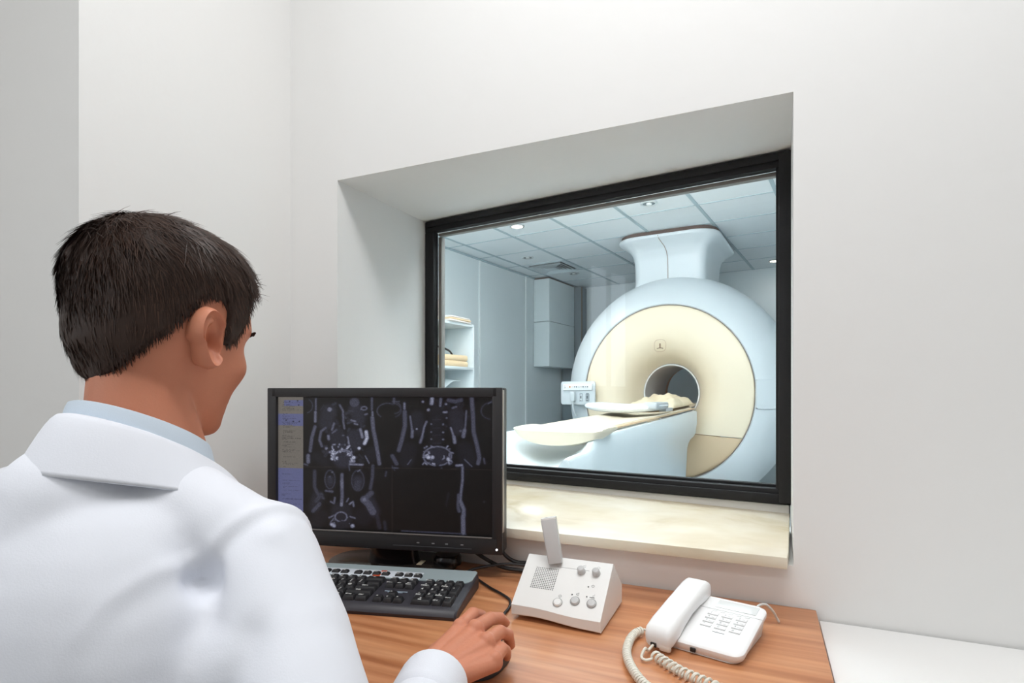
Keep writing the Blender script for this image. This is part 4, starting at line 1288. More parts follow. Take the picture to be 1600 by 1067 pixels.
def coil(path, turns, rc, rw):
    P = catmull(path, 24)
    P = [V(p) for p in P]
    L = [0]
    for a, c in zip(P[:-1], P[1:]):
        L.append(L[-1] + (c - a).length)
    out = []
    n = turns * 12
    k = 0
    for i in range(n + 1):
        s = L[-1] * i / n
        while k < len(L) - 2 and L[k + 1] < s:
            k += 1
        f_ = (s - L[k]) / max(1e-9, L[k + 1] - L[k])
        p = P[k].lerp(P[k + 1], f_)
        d = (P[k + 1] - P[k]).normalized()
        s1 = d.cross(V((0, 0, 1))).normalized()
        s2 = s1.cross(d)
        a = 2 * math.pi * turns * i / n
        out.append(p + rc * (math.cos(a) * s1 + math.sin(a) * s2))
    return out


zc = DZ + 0.0086
cm = MB()
pl = coil([(-0.1720, 0.889, zc), (-0.1790, 0.874, zc), (-0.1815, 0.845, zc), (-0.1760, 0.802, zc), (-0.160, 0.762, zc), (-0.135, 0.725, zc), (-0.10, 0.70, zc), (-0.06, 0.70, zc), (-0.03, 0.715, zc), (-0.018, 0.735, zc)], 58, 0.0048, 0.002)
cm.tube(pl, 0.00205, 6)
pl2 = coil([(-0.138, 0.812, zc), (-0.116, 0.793, zc), (-0.0975, 0.779, zc), (-0.074, 0.767, zc), (-0.046, 0.753, zc), (-0.018, 0.735, zc)], 16, 0.0060, 0.0021)
cm.tube(pl2, 0.0021, 6)
hend = (Matrix.Translation((-0.0785, 0.928, DZ)) @ Matrix.Rotation(PA, 4, 'Z')) @ HM @ V((-0.006, -0.093, 0.0070))
cm.tube(catmull([hend, hend + V((-0.006, -0.010, -0.005)), (-0.153, 0.817, DZ + 0.014), (-0.156, 0.806, DZ + 0.006), (-0.149, 0.801, DZ + 0.005), (-0.142, 0.806, DZ + 0.006), pl2[0]], 6), 0.0021, 8)
cm.tube(catmull([pl[0], (-0.166, 0.892, DZ + 0.010), (-0.155, 0.884, DZ + 0.008), (-0.142, 0.887, DZ + 0.012), (-0.13, 0.895, DZ + 0.014)], 6), 0.0018, 8)
cm.bm.transform(W2P)
cm.build('coiled_cord', M_CORD, ph, 60)
# ------------------------------------------------------------------ person at the desk
M_SKIN = mat('skin', srgb(203, 133, 104), 0.5, var=0.05, vscale=40, sub=0.12, bump=0.04, bscale=350, spec=0.4)
M_HAIR = attr_mat('hair_brown', 'tone', rough=0.5, spec=0.35)
M_COAT = mat('coat_white', srgb(226, 229, 237), 0.85, bump=0.05, bscale=600, spec=0.2, sheen=0.1)
M_SHIRT = mat('shirt_blue', srgb(206, 219, 232), 0.8, bump=0.05, bscale=700)
M_TROUS = mat('trouser_grey', srgb(70, 74, 84), 0.85)
M_SHOE = mat('shoe_black', srgb(28, 26, 25), 0.35)
M_NAIL = mat('fingernail', srgb(232, 190, 170), 0.3)

HT = np.array([
    (-0.1180, .070, .030, .016), (-0.1135, .080, -.002, .032), (-0.103, .0845, -.030, .044), (-0.088, .085, -.050, .052), (-0.070, .0855, -.060, .059), (-0.050, .0865, -.069, .065),
    (-0.030, .087, -.079, .0695), (-0.010, .0875, -.0865, .073), (0.010, .0905, -.0905, .0755), (0.030, .0930, -.0915, .0775), (0.050, .0860, -.0900, .0778), (0.070, .0775, -.0855, .0755),
    (0.090, .0635, -.076, .067), (0.104, .047, -.062, .054), (0.1125, .020, -.040, .032), (0.1160, .000, -.020, .010)])


def head_ring(z, nphi):
    yf, yb, w = [np.interp(z, HT[:, 0], HT[:, c]) for c in (1, 2, 3)]
    ph = np.linspace(0, 2 * math.pi, nphi, endpoint=False)
    c, s = np.cos(ph), np.sin(ph)
    e = 0.92
    yc = yb + (yf - yb) * 0.47
    x = w * np.sign(c) * np.abs(c) ** e
    y = np.where(s > 0, yc + (yf - yc) * np.abs(s) ** e, yc - (yc - yb) * np.abs(s) ** e)
    return x, y


def head_pts(nz=90, nphi=128):
    t = np.linspace(0, 1, nz)
    zs = HT[0, 0] + (HT[-1, 0] - HT[0, 0]) * (0.6 * (0.5 - 0.5 * np.cos(math.pi * t)) + 0.4 * t)
    P = np.zeros((nz, nphi, 3))
    for i, z in enumerate(zs):
        x, y = head_ring(z, nphi)
        P[i, :, 0], P[i, :, 1], P[i, :, 2] = x, y, z
    for _ in range(3):      # smooth between slices
        P[1:-1, :, :2] = 0.25 * P[:-2, :, :2] + 0.5 * P[1:-1, :, :2] + 0.25 * P[2:, :, :2]
    return P


def G(v, s):
    return np.exp(-0.5 * (v / s) ** 2)


def face_features(P):
    x, y, z = P[..., 0], P[..., 1].copy(), P[..., 2]
    z = np.where(z < 0, z / 0.9, z)
    fr = smoothstep(0.03, 0.06, y)
    nose_h = np.interp(z, [-0.056, -0.047, -0.038, -0.02, 0.0, 0.012, 0.024], [0, 0.010, 0.023, 0.016, 0.006, 0.002, 0])
    nose_w = np.interp(z, [-0.05, -0.038, 0.0], [0.013, 0.011, 0.0065])
    d = nose_h * G(x, nose_w)
    d += 0.004 * G(np.abs(x) - 0.013, 0.005) * G(z + 0.043, 0.006)
    d -= 0.010 * G(np.abs(x) - 0.031, 0.013) * G(z - 0.002, 0.010)
    d += 0.0045 * G(z - 0.024, 0.007) * G(np.abs(x) - 0.028, 0.022)
    d += 0.0035 * G(z + 0.069, 0.0045) * G(x, 0.018) + 0.004 * G(z + 0.079, 0.005) * G(x, 0.016) - 0.003 * G(z + 0.074, 0.0018) * G(x, 0.02)
    d += 0.006 * G(z + 0.103, 0.010) * G(x, 0.016)
    d += 0.009 * G(np.abs(x) - 0.047, 0.014) * G(z + 0.026, 0.018)
    P[..., 1] = y + d * fr
    ck = 0.006 * G(np.abs(y) - 0.055, 0.02) * G(z + 0.026, 0.016) * fr
    P[..., 0] = x + np.sign(x) * ck
    return P


HT[:, 0] = np.where(HT[:, 0] < 0, HT[:, 0] * 0.90, HT[:, 0])
HEAD_LOC = V((-0.622, 0.424, 1.186))
HEAD_M = Matrix.Translation(HEAD_LOC) @ Euler((R(-11), R(2), R(2)), 'XYZ').to_matrix().to_4x4()


def grid_mesh(mb, P, M):
    nz, n = P.shape[:2]
    mb.loft([[tuple(P[i, k]) for k in range(n)] for i in range(nz)], M=M)


def remesh(mb, voxel, smooth, name='tmp', fac=0.5):
    me = bpy.data.meshes.new(name)
    mb.bm.to_mesh(me)
    mb.bm.free()
    o = bpy.data.objects.new(name, me)
    COL.objects.link(o)
    m = o.modifiers.new('r', 'REMESH')
    m.mode = 'VOXEL'
    m.voxel_size = voxel
    if smooth:
        s = o.modifiers.new('s', 'SMOOTH')
        s.iterations = smooth
        s.factor = fac
    dg = bpy.context.evaluated_depsgraph_get()
    out = bpy.data.meshes.new_from_object(o.evaluated_get(dg))
    bpy.data.objects.remove(o)
    bpy.data.meshes.remove(me)
    return out


# --- head, neck, torso and legs
mb = MB()
HP = face_features(head_pts())
grid_mesh(mb, HP, HEAD_M)
nb = HEAD_M @ V((0, -0.006, -0.055))
NB = V((-0.600, 0.392, 1.03))
mb.capsule(nb, 0.051, NB, 0.056, 24)
mb.capsule(HEAD_M @ V((0, -0.022, -0.030)), 0.045, NB + V((0, -0.012, 0)), 0.053, 24)
for s in (-1, 1):       # sternomastoid
    mb.capsule(HEAD_M @ V((s * 0.046, -0.020, -0.035)), 0.011, NB + V((s * 0.03, 0.045, -0.02)), 0.018, 14)
RS, LS = V((-0.474, 0.425, 0.948)), V((-0.785, 0.372, 0.975))
mb.capsule(NB, 0.05, RS, 0.045, 16)
mb.capsule(NB, 0.05, LS, 0.045, 16)
mb.ball((-0.63, 0.345, 0.86), (0.155, 0.10, 0.18), 24, 16)
mb.ball((-0.635, 0.29, 0.66), (0.145, 0.105, 0.24), 24, 16)
mb.ball((-0.64, 0.28, 0.50), (0.165, 0.12, 0.09), 24, 16)
RE, LE = V((-0.285, 0.345, 0.765)), V((-0.885, 0.36, 0.792))
RW, LW = V((-0.357, 0.592, 0.787)), V((-0.818, 0.562, 0.787))
mb.capsule(RS, 0.045, RE, 0.038); mb.capsule(LS, 0.045, LE, 0.038)
mb.capsule(RE, 0.036, RW.lerp(RE, 0.12), 0.027); mb.capsule(LE, 0.036, LW.lerp(LE, 0.12), 0.027)
for s in (-1, 1):
    hip, kn, an = V((-0.64 + s * 0.085, 0.30, 0.475)), V((-0.64 + s * 0.10, 0.70, 0.50)), V((-0.64 + s * 0.10, 0.68, 0.09))
    mb.capsule(hip, 0.078, kn, 0.055); mb.capsule(kn, 0.053, an, 0.036)
    mb.capsule(an + V((0, -0.02, -0.05)), 0.034, an + V((0, 0.15, -0.06)), 0.028)
upper = remesh(mb, 0.0028, 3)


# --- hands
def hand(mb, wrist, fingers, thumb, elbow):
    mb.capsule(wrist.lerp(elbow, 0.30), 0.028, wrist, 0.0195, 20)
    side = (fingers[0][0] - fingers[-1][0]).normalized()
    for i, f in enumerate(fingers):
        mcp = f[0]
        w0 = wrist + side * (0.017 - 0.0115 * i)
        rr = (0.0125, 0.0128, 0.0122, 0.0112)[i]
        mb.capsule(w0 + V((0, 0, -0.002)), 0.0155, mcp + V((0, 0, -0.004)), rr, 14)
        if i:
            pm = fingers[i - 1][0].lerp(mcp, 0.5)
            mb.capsule(wrist + side * (0.011 - 0.010 * i), 0.014, pm + V((0, -0.004, -0.005)), 0.0102, 12)
        rads = {0: (0.0108, 0.0098, 0.0088, 0.0070), 1: (0.0112, 0.0100, 0.0088, 0.0072), 2: (0.0106, 0.0096, 0.0085, 0.0070), 3: (0.0096, 0.0086, 0.0076, 0.0062)}[i]
        for a in range(len(f) - 1):
            mb.capsule(f[a], rads[a], f[a + 1], rads[a + 1], 14)
        mb.ball(f[0] + V((0, 0, 0.001)), rads[0] * 1.08, 12, 8)
    for a, rr in zip(range(len(thumb) - 1), ((0.0165, 0.0125), (0.0122, 0.0105), (0.0102, 0.0078))):
        mb.capsule(thumb[a], rr[0], thumb[a + 1], rr[1], 14)
    mb.capsule(thumb[0], 0.014, fingers[0][0] + V((0, -0.02, -0.012)), 0.011, 14)


RF = [[V((-0.370, 0.664, 0.806)), V((-0.374, 0.707, 0.808)), V((-0.375, 0.735, 0.795)), V((-0.373, 0.752, 0.777))],
      [V((-0.346, 0.661, 0.809)), V((-0.346, 0.706, 0.806)), V((-0.3445, 0.734, 0.797)), V((-0.344, 0.752, 0.784))],
      [V((-0.324, 0.650, 0.801)), V((-0.3215, 0.685, 0.800)), V((-0.3195, 0.707, 0.788)), V((-0.320, 0.717, 0.770))],
      [V((-0.306, 0.636, 0.787)), V((-0.310, 0.667, 0.787)), V((-0.313, 0.686, 0.776)), V((-0.317, 0.698, 0.762))]]
RT = [V((-0.378, 0.610, 0.782)), V((-0.397, 0.648, 0.775)), V((-0.396, 0.682, 0.768)), V((-0.388, 0.708, 0.762))]
mb = MB()
hand(mb, RW, RF, RT, RE)
rh = remesh(mb, 0.0014, 10)
mb = MB()
off = V((-0.82, 0.72, 0.772)) - V((-0.34, 0.70, 0.79))
LF = [[V((-0.64 - 0.535 - p.x, p.y - 0.030, p.z - 0.016)) for p in f] for f in RF]
LT = [V((-0.64 - 0.535 - p.x, p.y - 0.030, p.z - 0.012)) for p in RT]
LWr = V((-0.64 - 0.535 - RW.x, RW.y - 0.030, RW.z + 0.0))
hand(mb, LWr, LF, LT, LE)
lh = remesh(mb, 0.0020, 6)

body = bmesh.new()
for me in (upper, rh, lh):
    body.from_mesh(me)
    bpy.data.meshes.remove(me)


# --- ears: shallow cupped discs with rim, set on the head
def ear(bm_, side):
    n, m = 40, 14
    t = bmesh.new()
    rows = []
    for i in range(m + 1):
        r = i / m
        row = []
        for k in range(n):
            a = 2 * math.pi * k / n
            ax = 0.0195 * (1.0 if math.sin(a) > 0 else 0.74 + 0.1 * math.cos(a))
            X = ax * r * math.cos(a) - 0.002 * math.sin(a)            # back (-) / front (+)
            Zz = 0.034 * r * math.sin(a)
            rim = 0.0085 * math.exp(-((r - 0.86) / 0.13) ** 2) * (1 if math.cos(a) < 0.75 or math.sin(a) > 0.4 else 0.25)
            anti = 0.006 * math.exp(-((r - 0.52) / 0.12) ** 2) * (1 if math.cos(a) < 0.3 and math.sin(a) > -0.8 else 0.15)
            conch = -0.014 * math.exp(-((X - 0.003) / 0.0085) ** 2 - ((Zz + 0.004) / 0.011) ** 2)
            lobe = 0.004 * math.exp(-((Zz + 0.026) / 0.009) ** 2)
            trag = 0.005 * math.exp(-((X - 0.0135) / 0.004) ** 2 - ((Zz + 0.006) / 0.006) ** 2)
            Y = 0.010 + rim + anti + conch + lobe * (1 - r) + trag - 0.006 * max(0, r - 0.9) / 0.1
            row.append((X, Zz, Y))
        rows.append(row)
    back = [[(x * 0.72, z * 0.8, -0.016) for x, z, y in rows[-1]], [(x * 0.93, z * 0.95, 0.001) for x, z, y in rows[-1]]]
    vr = [[t.verts.new(p) for p in r] for r in back + rows[::-1][:-1]]
    for a_, b_ in zip(vr[:-1], vr[1:]):
        for k in range(n):
            t.faces.new([a_[k], a_[(k + 1) % n], b_[(k + 1) % n], b_[k]])
    c = t.verts.new(rows[0][0])
    for k in range(n):
        t.faces.new([vr[-1][k], vr[-1][(k + 1) % n], c])
    bmesh.ops.recalc_face_normals(t, faces=t.faces[:])
    bmesh.ops.smooth_vert(t, verts=t.verts[:], factor=0.4, use_axis_x=True, use_axis_y=True, use_axis_z=True)
    # ear axes (front, up, out) -> head axes
    B = Matrix(((0, 0, side, 0), (1, 0, 0, 0), (0, 1, 0, 0), (0, 0, 0, 1)))
    tiltm = Matrix.Rotation(R(side * 5), 4, 'Z') @ Matrix.Rotation(R(12), 4, 'X')
    t.transform(HEAD_M @ Matrix.Translation((side * 0.0765, -0.010, -0.006)) @ tiltm @ B)
    if side < 0:
        bmesh.ops.reverse_faces(t, faces=t.faces[:])
    me_ = bpy.data.meshes.new('e')
    t.to_mesh(me_)
    t.free()
    bm_.from_mesh(me_)
    bpy.data.meshes.remove(me_)


ear(body, 1)
ear(body, -1)
b = MB(); b.bm.free(); b.bm = body
man = b.build('person', M_SKIN, None, 70)
tag(man, 'person with short dark hair in a white coat seated at the desk, hand on mouse', 'person')

for i, f in enumerate(RF):
    d = (f[3] - f[2]).normalized()
    upv = V((0.25, 0.1, 1)); upv = (upv - d * upv.dot(d)).normalized()
    sd = d.cross(upv)
    Mx = Matrix.Translation(f[3] + upv * (0.0050 - 0.0006 * i) + d * 0.0022) @ Matrix((sd, d, upv)).transposed().to_4x4()
    MB().ball((0, 0, 0), (0.0048, 0.0062, 0.0018), 14, 8, M=Mx).build('fingernail', M_NAIL, man)

for s in (-1, 1):
    e_ = MB().ball((s * 0.031, 0.0665, -0.001), 0.0118, 20, 14, M=HEAD_M).build('eye', mat('eye_white', srgb(232, 228, 222), 0.2), man)
    MB().ball((s * 0.031, 0.0758, -0.003), (0.0052, 0.0030, 0.0052), 14, 10, M=HEAD_M).build('iris', mat('iris_brown', srgb(52, 34, 22), 0.15), e_)
    bm_b = MB()
    for k in range(14):
        u = k / 13
        x = s * (0.014 + 0.036 * u)
        bm_b.capsule(HEAD_M @ V((x, 0.094 - 0.016 * u ** 1.6, 0.0195 + 0.006 * math.sin(u * 2.4))), 0.0022, HEAD_M @ V((x + s * 0.0045, 0.0935 - 0.017 * u ** 1.6, 0.0215 + 0.006 * math.sin(u * 2.4))), 0.0011, 6)
    bm_b.build('eyebrow', mat('brow_brown', srgb(42, 30, 24), 0.7), man)

# --- hair
HZ = [(0, .086), (22, .080), (36, .070), (48, .058), (56, .036), (61, .004), (66, -.014), (74, -.016), (80, .020), (90, .034), (102, .028), (112, .008), (122, -.018), (136, -.042), (150, -.062), (164, -.076), (180, -.081)]


def hair_mask(P):
    az = np.degrees(np.arctan2(np.abs(P[..., 0]), P[..., 1] + 0.0))
    hz = np.interp(az, [a for a, _ in HZ], [z for _, z in HZ])
    return P[..., 2] - hz, az


def ring_normals(P):
    du = np.roll(P, -1, 1) - np.roll(P, 1, 1)
    dv = np.zeros_like(P)
    dv[1:-1] = P[2:] - P[:-2]
    dv[0] = P[1] - P[0]
    dv[-1] = P[-1] - P[-2]
    n = np.cross(du, dv)
    n /= np.linalg.norm(n, axis=-1, keepdims=True) + 1e-9
    n[-1] = (0, 0, 1)
    return n


HB = head_pts(110, 200)
HN = ring_normals(HB)
md_, az_ = hair_mask(HB)
msk = smoothstep(0.0, 0.02, md_)
frn = smoothstep(0.03, 0.075, HB[..., 1]) * smoothstep(0.03, 0.07, HB[..., 2])
thick = (0.0045 + 0.0065 * smoothstep(0.0, 0.09, HB[..., 2]) + 0.0035 * smoothstep(-0.03, -0.09, HB[..., 1]) * smoothstep(-0.05, 0.04, HB[..., 2]))
lump = np.array([[pnoise(V((p[0] * 38, p[1] * 38, p[2] * 38))) + 1.5 * pnoise(V((p[0] * 17, p[1] * 17, p[2] * 17 + 9))) for p in row] for row in HB]) * 0.0024
offs = -0.008 + msk * (0.008 + thick * (1 - 0.65 * frn) + lump)
CAP = HB + HN * offs[..., None]
capmb = MB()
grid_mesh(capmb, CAP, HEAD_M)


def hair_mesh():
    rg = np.random.RandomState(5)
    nz, n = HB.shape[:2]
    verts, faces, tones = [], [], []
    # area weights for even coverage
    du = np.linalg.norm(np.roll(HB, -1, 1) - HB, axis=-1)
    dv = np.zeros_like(du)
    dv[:-1] = np.linalg.norm(HB[1:] - HB[:-1], axis=-1)
    wgt = (du * dv * smoothstep(-0.006, 0.004, md_)).ravel()
    wgt /= wgt.sum()
    N = 21000
    idx = rg.choice(nz * n, N, p=wgt)
    whorl = np.array([0.005, -0.052, 0.108])
    for q in idx:
        i, k = divmod(q, n)
        p, nr = CAP[i, k] + rg.randn(3) * 0.0008, HN[i, k]
        m0 = md_[i, k]
        t = p - whorl
        top = float(smoothstep(0.03, 0.10, p[2]))
        t = t / (np.linalg.norm(t) + 1e-6) + np.array([0, 0, -0.35 * (1 - top)]) + np.array([0.25 * top, 0.3 * top, 0])
        swirl = np.cross(nr, t) * 0.15
        t = t + swirl + rg.randn(3) * (0.16 + 0.24 * top)
        t = t - nr * t.dot(nr)
        t /= np.linalg.norm(t) + 1e-6
        L = (0.012 + 0.015 * top) * (0.7 + 0.6 * rg.rand()) * (0.28 + 0.72 * min(1, max(0, m0) / 0.028))
        front = float(smoothstep(0.045, 0.075, p[1]) * smoothstep(0.05, 0.075, p[2]))
        lift = 0.07 + 0.10 * top + 0.40 * front + 0.08 * rg.rand()
        frn2 = float(smoothstep(0.02, 0.05, p[1]) * smoothstep(0.02, 0.05, p[2]) * (1 - front)) * 0.6
        clump = pnoise(V((p[0] * 55, p[1] * 55, p[2] * 55)))
        t = t + np.cross(nr, t) * 0.55 * clump * (0.35 + top) - nr * 0
        t /= np.linalg.norm(t)
        L *= 1 - 0.15 * front
        t = t + front * np.array([0.25, 0.2, 1.5]) + frn2 * np.array([0, -0.9, 0.9])
        t = t - nr * t.dot(nr)
        t /= np.linalg.norm(t) + 1e-6
        w = 0.00055 + 0.00035 * rg.rand()
        sd = np.cross(nr, t)
        base = len(verts)
        for s_ in (0, 0.4, 0.75, 1.0):
            c = p - nr * 0.002 + t * L * s_ + nr * (lift * L * (s_ - 0.55 * s_ * s_)) + np.array([0, 0, (-0.12 + 0.45 * front) * L * s_ * s_])
            ww = w * (1 - 0.85 * s_)
            verts += [c - sd * ww, c + sd * ww + nr * ww * 0.6]
        for s_ in range(3):
            a = base + 2 * s_
            faces.append((a, a + 1, a + 3, a + 2))
        g_ = 0.55 + 0.9 * rg.rand() ** 1.5
        tones.append(g_)
    for q in range(260):     # ruffled tufts at the forehead and on the crown
        if q < 170:
            p = np.array([rg.uniform(-0.035, 0.045), 0.066 + rg.uniform(-0.02, 0.008), 0.086 + rg.uniform(-0.012, 0.012)])
            t = np.array([rg.uniform(-0.1, 0.6), 0.75, 0.55]) + rg.randn(3) * 0.35
            L = rg.uniform(0.012, 0.022)
        else:
            p = np.array([rg.uniform(-0.03, 0.03), -0.03 + rg.uniform(-0.02, 0.035), 0.118])
            t = np.array([0.1, 0.6, 0.35]) + rg.randn(3) * 0.4
            L = rg.uniform(0.010, 0.020)
        t /= np.linalg.norm(t)
        sd = np.cross(t, rg.randn(3)); sd /= np.linalg.norm(sd)
        base = len(verts)
        for s_ in (0, 0.4, 0.75, 1.0):
            c = p + t * L * s_ + np.array([0.1, 0.1, -0.25]) * L * s_ * s_
            ww = 0.0007 * (1 - 0.85 * s_)
            verts += [c - sd * ww, c + sd * ww]
        for s_ in range(3):
            a = base + 2 * s_
            faces.append((a, a + 1, a + 3, a + 2))
        tones.append(0.6 + 0.7 * rg.rand())
    return np.array(verts), faces, tones


hv, hf, tones = hair_mesh()
hv4 = np.c_[hv, np.ones(len(hv))] @ np.array(HEAD_M).T
cme = bpy.data.meshes.new('cap')
capmb.bm.to_mesh(cme)
capmb.bm.free()
nc = len(cme.vertices)
cv = np.zeros(nc * 3); cme.vertices.foreach_get('co', cv)
allv = [tuple(v) for v in cv.reshape(-1, 3)] + [tuple(v[:3]) for v in hv4]
allf = [tuple(p.vertices) for p in cme.polygons] + [tuple(nc + i for i in f) for f in hf]
hme = bpy.data.meshes.new('hair')
hme.from_pydata(allv, [], allf)
att = hme.color_attributes.new('tone', 'FLOAT_COLOR', 'POINT')
colr = np.ones((len(allv), 4), np.float32)
basec = np.array(srgb(60, 40, 30)[:3])
colr[:nc, :3] = basec * 0.7
colr[nc:, :3] = np.repeat(np.array(tones), 8)[:, None] * basec[None, :]
att.data.foreach_set('color', colr.ravel())
bpy.data.meshes.remove(cme)
hair_o = link_mesh('hair', hme, M_HAIR, man, None)
hme.polygons.foreach_set('use_smooth', [True] * len(hme.polygons))

# --- lab coat
mb = MB()
mb.capsule(NB + V((0, -0.024, 0.004)), 0.058, RS + V((0.0, 0, 0.0)), 0.056, 20)
mb.capsule(NB + V((0, -0.024, 0.004)), 0.058, LS, 0.056, 20)
mb.capsule(NB + V((-0.008, -0.058, -0.02)), 0.070, V((-0.63, 0.29, 0.72)), 0.11, 24)
mb.ball((-0.63, 0.345, 0.865), (0.178, 0.118, 0.195), 28, 20)
mb.ball((-0.635, 0.285, 0.66), (0.175, 0.135, 0.28), 28, 20)
mb.ball((-0.64, 0.295, 0.50), (0.195, 0.155, 0.12), 28, 20)
mb.capsule(RS, 0.062, RE, 0.054, 24)
mb.capsule(LS, 0.062, LE, 0.054, 24)
mb.capsule(RE, 0.050, RW.lerp(RE, 0.19), 0.037, 24)
mb.capsule(LE, 0.050, LWr.lerp(LE, 0.19), 0.037, 24)
mb.capsule(V((-0.53, 0.37, 0.83)), 0.075, RS.lerp(RE, 0.35), 0.058, 20)     # cloth bridging to the sleeve
for s in (-1, 1):
    mb.capsule(V((-0.64 + s * 0.09, 0.31, 0.485)), 0.095, V((-0.64 + s * 0.11, 0.60, 0.505)), 0.078, 20)
coat = remesh(mb, 0.0045, 14)
n = len(coat.vertices)
co_ = np.zeros(n * 3); coat.vertices.foreach_get('co', co_); co_ = co_.reshape(-1, 3)
no_ = np.zeros(n * 3); coat.vertices.foreach_get('normal', no_); no_ = no_.reshape(-1, 3)
disp = np.zeros(n)


def fold(a, b_, sig, amp):
    global disp
    a, b_ = np.array(a), np.array(b_)
    ab = b_ - a
    t = np.clip(((co_ - a) @ ab) / (ab @ ab), 0, 1)
    d = np.linalg.norm(co_ - a - t[:, None] * ab, axis=1)
    disp += amp * np.exp(-0.5 * (d / sig) ** 2)


FOLDS = [([(-0.559, 0.2882, 0.9188), (-0.5389, 0.2971, 0.87)], 0.013, 0.006),
         ([(-0.4916, 0.3509, 0.9711), (-0.4774, 0.3572, 0.9504), (-0.4596, 0.3651, 0.9362)], 0.011, -0.004),
         ([(-0.5010, 0.3480, 0.9600), (-0.4840, 0.3550, 0.9350)], 0.010, 0.005),
         ([(-0.397, 0.3491, 0.9133), (-0.3915, 0.3515, 0.8751)], 0.012, -0.0035),
         ([(-0.5285, 0.3236, 0.9512), (-0.5262, 0.3247, 0.9258)], 0.012, -0.004),
         ([(-0.4336, 0.4094, 0.9762), (-0.3974, 0.4255, 0.9024), (-0.3599, 0.4421, 0.8394)], 0.010, 0.005),
         ([(-0.7145, 0.3397, 0.981), (-0.7418, 0.3276, 0.9631)], 0.014, -0.006)]
FOLDS_SRC = [
    ([(-0.5520, 0.3049, 0.9179), (-0.5400, 0.3173, 0.8893), (-0.5262, 0.3235, 0.8566)], 0.011, -0.013),
    ([(-0.5640, 0.2990, 0.9350), (-0.5480, 0.3110, 0.9000), (-0.5330, 0.3180, 0.8700)], 0.014, 0.007),
    ([(-0.6150, 0.2750, 0.9300), (-0.5960, 0.2780, 0.8900), (-0.5760, 0.2790, 0.8450)], 0.012, -0.007),
    ([(-0.4700, 0.3600, 0.9500), (-0.5000, 0.3420, 0.9000), (-0.5150, 0.3300, 0.8500)], 0.010, -0.006),
    ([(-0.6300, 0.2800, 0.8800), (-0.6100, 0.2800, 0.8300)], 0.010, -0.006),
    ([(-0.6900, 0.3000, 0.9600), (-0.7300, 0.3100, 0.9100), (-0.7600, 0.3150, 0.8600)], 0.013, -0.006),
]
for pts, sg, am in FOLDS_SRC + FOLDS:
    for a, b_ in zip(pts[:-1], pts[1:]):
        fold(a, b_, sg, am * 1.6)
for i in range(n):
    p = co_[i]
    disp[i] += 0.0035 * pnoise(V((p[0] * 9 + p[2] * 6, p[1] * 9, p[2] * 5))) + 0.0016 * pnoise(V((p[0] * 26, p[1] * 26, p[2] * 12 + 5)))
# armhole seams: a raised welt where sleeve meets body
for S_, E_, sgn in ((RS, RE, 1), (LS, LE, -1)):
    ax = np.array((E_ - S_).normalized()) * 0.55 + np.array([sgn * 0.83, -0.05, 0.0])
    ax /= np.linalg.norm(ax)
    sd = (co_ - np.array(S_) - ax * 0.004) @ ax
    near = np.exp(-(np.linalg.norm(co_ - np.array(S_), axis=1) / 0.14) ** 4)
    disp += near * (0.0026 * np.exp(-(sd / 0.006) ** 2) - 0.0016 * np.exp(-((sd - 0.012) / 0.007) ** 2) + 0.0016 / (1 + np.exp(sd / 0.003)))
co_ = co_ + no_ * disp[:, None]
coat.vertices.foreach_set('co', co_.ravel())
coat.update()
coat_o = link_mesh('lab_coat', coat, M_COAT, man, None)
coat.polygons.foreach_set('use_smooth', [True] * len(coat.polygons))

# --- collars
CC = V((-0.607, 0.392, 0))


def band(rows, m, name, th):
    """rows: list of functions psi -> (radius x, radius y, z); psi 0 at the nape"""
    P = []
    psis = [R(a) for a in np.linspace(-158, 158, 90)]
    bt_ = bmesh.new()
    g_ = [[bt_.verts.new(f(p)) for p in psis] for f in rows]
    for a_, b_ in zip(g_[:-1], g_[1:]):
        for k in range(len(psis) - 1):
            bt_.faces.new([a_[k], a_[k + 1], b_[k + 1], b_[k]])
    bmesh.ops.recalc_face_normals(bt_, faces=bt_.faces[:])
    q = MB(); q.absorb(bt_)
    o = q.build(name, m, man, 80)
    sm = o.modifiers.new('s', 'SUBSURF'); sm.levels = 1; sm.render_levels = 1
    so = o.modifiers.new('t', 'SOLIDIFY'); so.thickness = th; so.offset = 0
    return o


def ringpt(rx, ry, z0, slope, dx=0.0):
    def f(p):
        x = CC.x + dx + rx * math.sin(p)
        y = CC.y - ry * math.cos(p)
        return (x, y, z0 - slope * (y - (CC.y - ry)))
    return f


SHT = 0.47
band([ringpt(0.0615, 0.0625, 1.070, SHT), ringpt(0.0605, 0.0615, 1.095, SHT), ringpt(0.0600, 0.061, 1.1125, SHT), ringpt(0.0625, 0.0635, 1.1150, SHT), ringpt(0.066, 0.067, 1.105, SHT), ringpt(0.071, 0.073, 1.078, SHT)], M_SHIRT, 'shirt_collar', 0.0016)


def lap(rx, ry, z0, slope, spread):
    def f(p):
        a = max(0, abs(math.degrees(p)) - 60) / 98
        wv = 0.004 * math.sin(3.1 * p + 0.6)
        k = 1 + spread * a
        x = CC.x + (rx * k + wv) * math.sin(p)
        y = CC.y - (ry + wv) * math.cos(p) + 0.02 * a
        return (x, y, z0 - slope * (y - (CC.y - ry)) - 0.03 * a * a)
    return f


